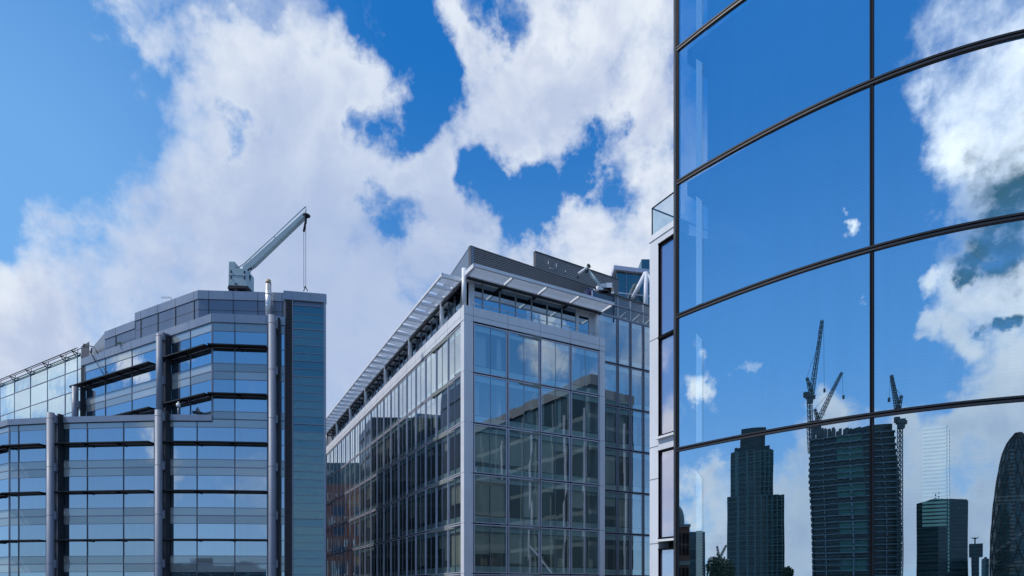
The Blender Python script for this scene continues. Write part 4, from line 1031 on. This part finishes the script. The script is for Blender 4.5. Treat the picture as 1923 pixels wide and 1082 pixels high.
for k in range(18):
    for sgn in (1, -1):
        pp = None
        for j in range(40):
            f = j/39; z = profg[0][1]+(profg[-2][1]-profg[0][1])*f
            for (ra, za), (rb, zb_) in zip(profg, profg[1:]):
                if za <= z <= zb_: rr = ra+(rb-ra)*(z-za)/(zb_-za); break
            t_ = 2*math.pi*k/18+sgn*f*2.6; q = Vector((cg.x+(rr+.1)*math.cos(t_), cg.y+(rr+.1)*math.sin(t_), z))
            if pp is not None: m_.tube(pp, q, .35, 'dark_metal', n=4, caps=False)
            pp = q
m_.build('diagrid', gk)
# low city behind
b = gthing('office_building', 'small teal glass office left of the ribbed tower in the mirror', 'building', 1312, 210)
m_ = MB(); gprism(m_, 1292, 1328, 997, 210, 20, 'diagrid_glass'); m_.build('wall', b); m_ = MB(); gprism(m_, 1322, 1329, 1060, 206, 14, 'dark_office'); m_.build('annex', b)
DD = 150
dm = gthing('brick_building', 'old brick building with curved lead roof mirrored at the left edge of the glass', 'building', 1276, DD)
m_ = MB(); zc = gprism(m_, 1262, 1299, 985, DD, 20, 'brick_dark'); m_.build('wall', dm)
q0, q1 = gp(1256, 1000, DD+4), gp(1291, 1000, DD+4); cc = (q0+q1)/2; rr = (q1-q0).length/2
ou = Vector((cc.x, cc.y, 0)).normalized()
m_ = MB(); m_.lathe((cc.x+ou.x*rr*.8, cc.y+ou.y*rr*.8), [(rr, zc-.2), (rr, zc+1.8), (rr*.95, zc+3.1), (rr*.8, zc+4.5), (rr*.55, zc+5.5), (rr*.3, zc+6)], 'lead_dome', 24); m_.build('roof', dm)
m_ = MB(); gprism(m_, 1262, 1301, 983, DD-.6, 1.4, 'lead_dome', zc-.5); gprism(m_, 1262, 1300, 1052, DD-.5, .8, 'lead_dome', gp(1280, 1060, DD).z); m_.build('cornice', dm)
for yb in (1000, 1022, 1065):
    for x in (1272, 1280, 1288, 1295):
        m_ = MB(); zt = gp(x, yb, DD-.3).z; gprism(m_, x-2.2, x+2.2, yb, DD-.3, .8, 'black_metal', zt-2.6); m_.build('window', dm)
for x0, x1, yt, D, m, lab in ((1340, 1368, 1062, 330, 'dark_office', 'low dark block left of the ribbed tower in the mirror'), (1478, 1530, 1088, 520, 'dark_office', 'low roofs between the ribbed and the unfinished tower'), (1692, 1716, 1086, 500, 'black_tower', 'low block right of the crane mast in the mirror'), (1840, 1853, 1050, 410, 'ribbed_tower', 'narrow block hard against the rounded tower')):
    b = gthing('office_building', lab, 'building', (x0+x1)/2, D); m_ = MB(); gprism(m_, x0, x1, yt, D, 20, m); m_.build('wall', b); m_ = MB(); gprism(m_, x0+4, x1-4, yt-3, D+4, 8, 'dark_metal'); m_.build('roof', b)
for x, yt, D, w_, lab in ((1350, 1040, 300, 9, 'dark rounded tree near the ribbed tower base'), (1366, 1046, 310, 8, 'second dark tree against the ribbed tower base'), (1484, 1062, 420, 6, 'dark narrow tree right of the ribbed tower')):
    q = gp(x, 1100, D); zt = gp(x, yt, D).z; tr = thing('tree', lab, 'tree', (q.x, q.y, 0), 'trees mirrored in the glass wall')
    m_ = MB(); m_.tube((q.x, q.y, 0), (q.x, q.y, zt-w_*.8), .5, 'dark_metal', .2, n=7); m_.build('trunk', tr)
    m_ = MB()
    for k in range(900):
        v = Vector((random.gauss(0, 1), random.gauss(0, 1), random.gauss(0, 1))).normalized()*random.random()**.4
        o_ = Vector((q.x+v.x*w_*.6, q.y+v.y*w_*.6, zt-w_*.75+v.z*w_*.7+math.sin(v.x*7)*.6)); n_ = Vector((random.gauss(0, 1), random.gauss(0, 1), random.gauss(0, 1))).normalized(); a = n_.orthogonal().normalized()*.6; bb = n_.cross(a)
        m_.face([o_-a, o_-bb, o_+a, o_+bb], 'leaf_dark')
    m_.build('crown', tr)
for x0_, y0_, x1_, y1_, lab in ((1357, 1055, 1351, 1024, 'far thin crane left of the ribbed tower, jib leaning left'), (1354, 1052, 1369, 1022, 'far thin crane left of the ribbed tower, jib leaning right')):
    q = gp(x0_, 1100, 600); t = thing('tower_crane', lab, 'crane', (q.x, q.y, 0), 'far cranes mirrored in the glass wall'); m_ = MB(); lattice(m_, (q.x, q.y, 0), gp(x0_, y0_, 600), .9, .9, 10, .3, 'crane_steel'); m_.build('mast', t)
    m_ = MB(); lattice(m_, gp(x0_, y0_, 600), gp(x1_, y1_, 600), .9, .5, 6, .3, 'crane_steel'); m_.build('jib', t)

# buildings mirrored in the middle office's faces
rb = thing('office_building', 'dark stone office mirrored in the long face of the corner office', 'building', (-47, 92, 0))
m_ = MB(); m_.prism([(-30, 90), (-36, 100), (-58, 96), (-50, 74), (-38, 80)], 0, 47.5, 'dark_office'); m_.build('wall', rb)
m_ = MB(); m_.prism([(-38, 88), (-42, 96), (-54, 93), (-48, 80)], 47.5, 49.5, 'grey_panel'); m_.build('plant_room', rb)
br = thing('brick_building', 'red brick office with square windows mirrored at the far end of the corner office', 'building', (-56, 128, 0))
BRW = Wall([(-64, 104), (-40, 136)])
m_ = MB(); m_.prism([tuple(BRW.P(0)[:2]), tuple(BRW.P(BRW.L)[:2]), (-52, 150), (-80, 118)], 0, 43.5, 'brick'); m_.build('wall', br)
m_ = MB(); m_.wbox(BRW, 0, BRW.L, -6, -1.0, 43.5, 48, 'green_glass_roof'); m_.build('roof', br)
for r in range(10):
    m_ = MB(); m_.wbox(BRW, 0, BRW.L, -.1, .15, 4*r+3.4, 4*r+3.8, 'brick_trim'); m_.build('ledge', br)
    for k in range(9):
        u = 1.2+4.3*k; m_ = MB(); m_.wbox(BRW, u, u+2.6, -.1, .02, 4*r+.9, 4*r+3.0, 'blue_grid'); m_.build('window', br, BRW.P(u, 0, 4*r+.9))
eb = thing('office_building', 'green grey glass office with pale steel braces mirrored in the corner office bays', 'building', (34, 36, 0))
EW = Wall([(36.5, 51), (27, 46.5), (44, 14)])
m_ = MB(); m_.prism([tuple(EW.P(0)[:2]), (27, 46.5), tuple(EW.P(EW.L)[:2]), (70, 30)], 0, 46.8, 'green_office'); m_.build('wall', eb)
m_ = MB(); m_.wbox(EW, 0, EW.L, -3, .3, 46.8, 48.0, 'concrete'); m_.build('parapet', eb)
m_ = MB()
for u in (2, 11, 15, 23, 31, 39): m_.tube(EW.P(u, .5, 0), EW.P(u, .5, 44), .2, 'column_metal', n=8)
for u in (15, 31):
    for z in (22,): m_.tube(EW.P(u, .5, z), EW.P(u+8, .5, z+6), .16, 'column_metal', n=8)
m_.build('brace', eb)
# low city behind the camera, mirrored along the foot of the left office
for k, (az, D, w_, h_, m, lab) in enumerate(((-137, 190, 34, 31, 'dark_office', 'long low dark block mirrored at the foot of the stepped office'), (-146, 220, 26, 33, 'green_office', 'low green grey block mirrored near the second round column'), (-152, 170, 20, 28, 'dark_office', 'small dark block mirrored low between round columns'), (-160, 210, 30, 32, 'ribbed_tower', 'low ribbed block mirrored near the third round column'))):
    d = azdir(az, 0); q = d*D; s_ = Vector((d.y, -d.x, 0))*w_/2; t = thing('office_building', lab, 'building', (q.x, q.y, 0)); m_ = MB()
    m_.prism([(q.x-s_.x, q.y-s_.y), (q.x+s_.x, q.y+s_.y), (q.x+s_.x+d.x*15, q.y+s_.y+d.y*15), (q.x-s_.x+d.x*15, q.y-s_.y+d.y*15)], 0, h_, m); m_.build('wall', t)
    q2 = q+d*5; m_ = MB(); m_.box(q2.x-4, q2.x+4, q2.y-4, q2.y+4, h_, h_+2.5, 'dark_metal'); m_.build('roof_housing', t)
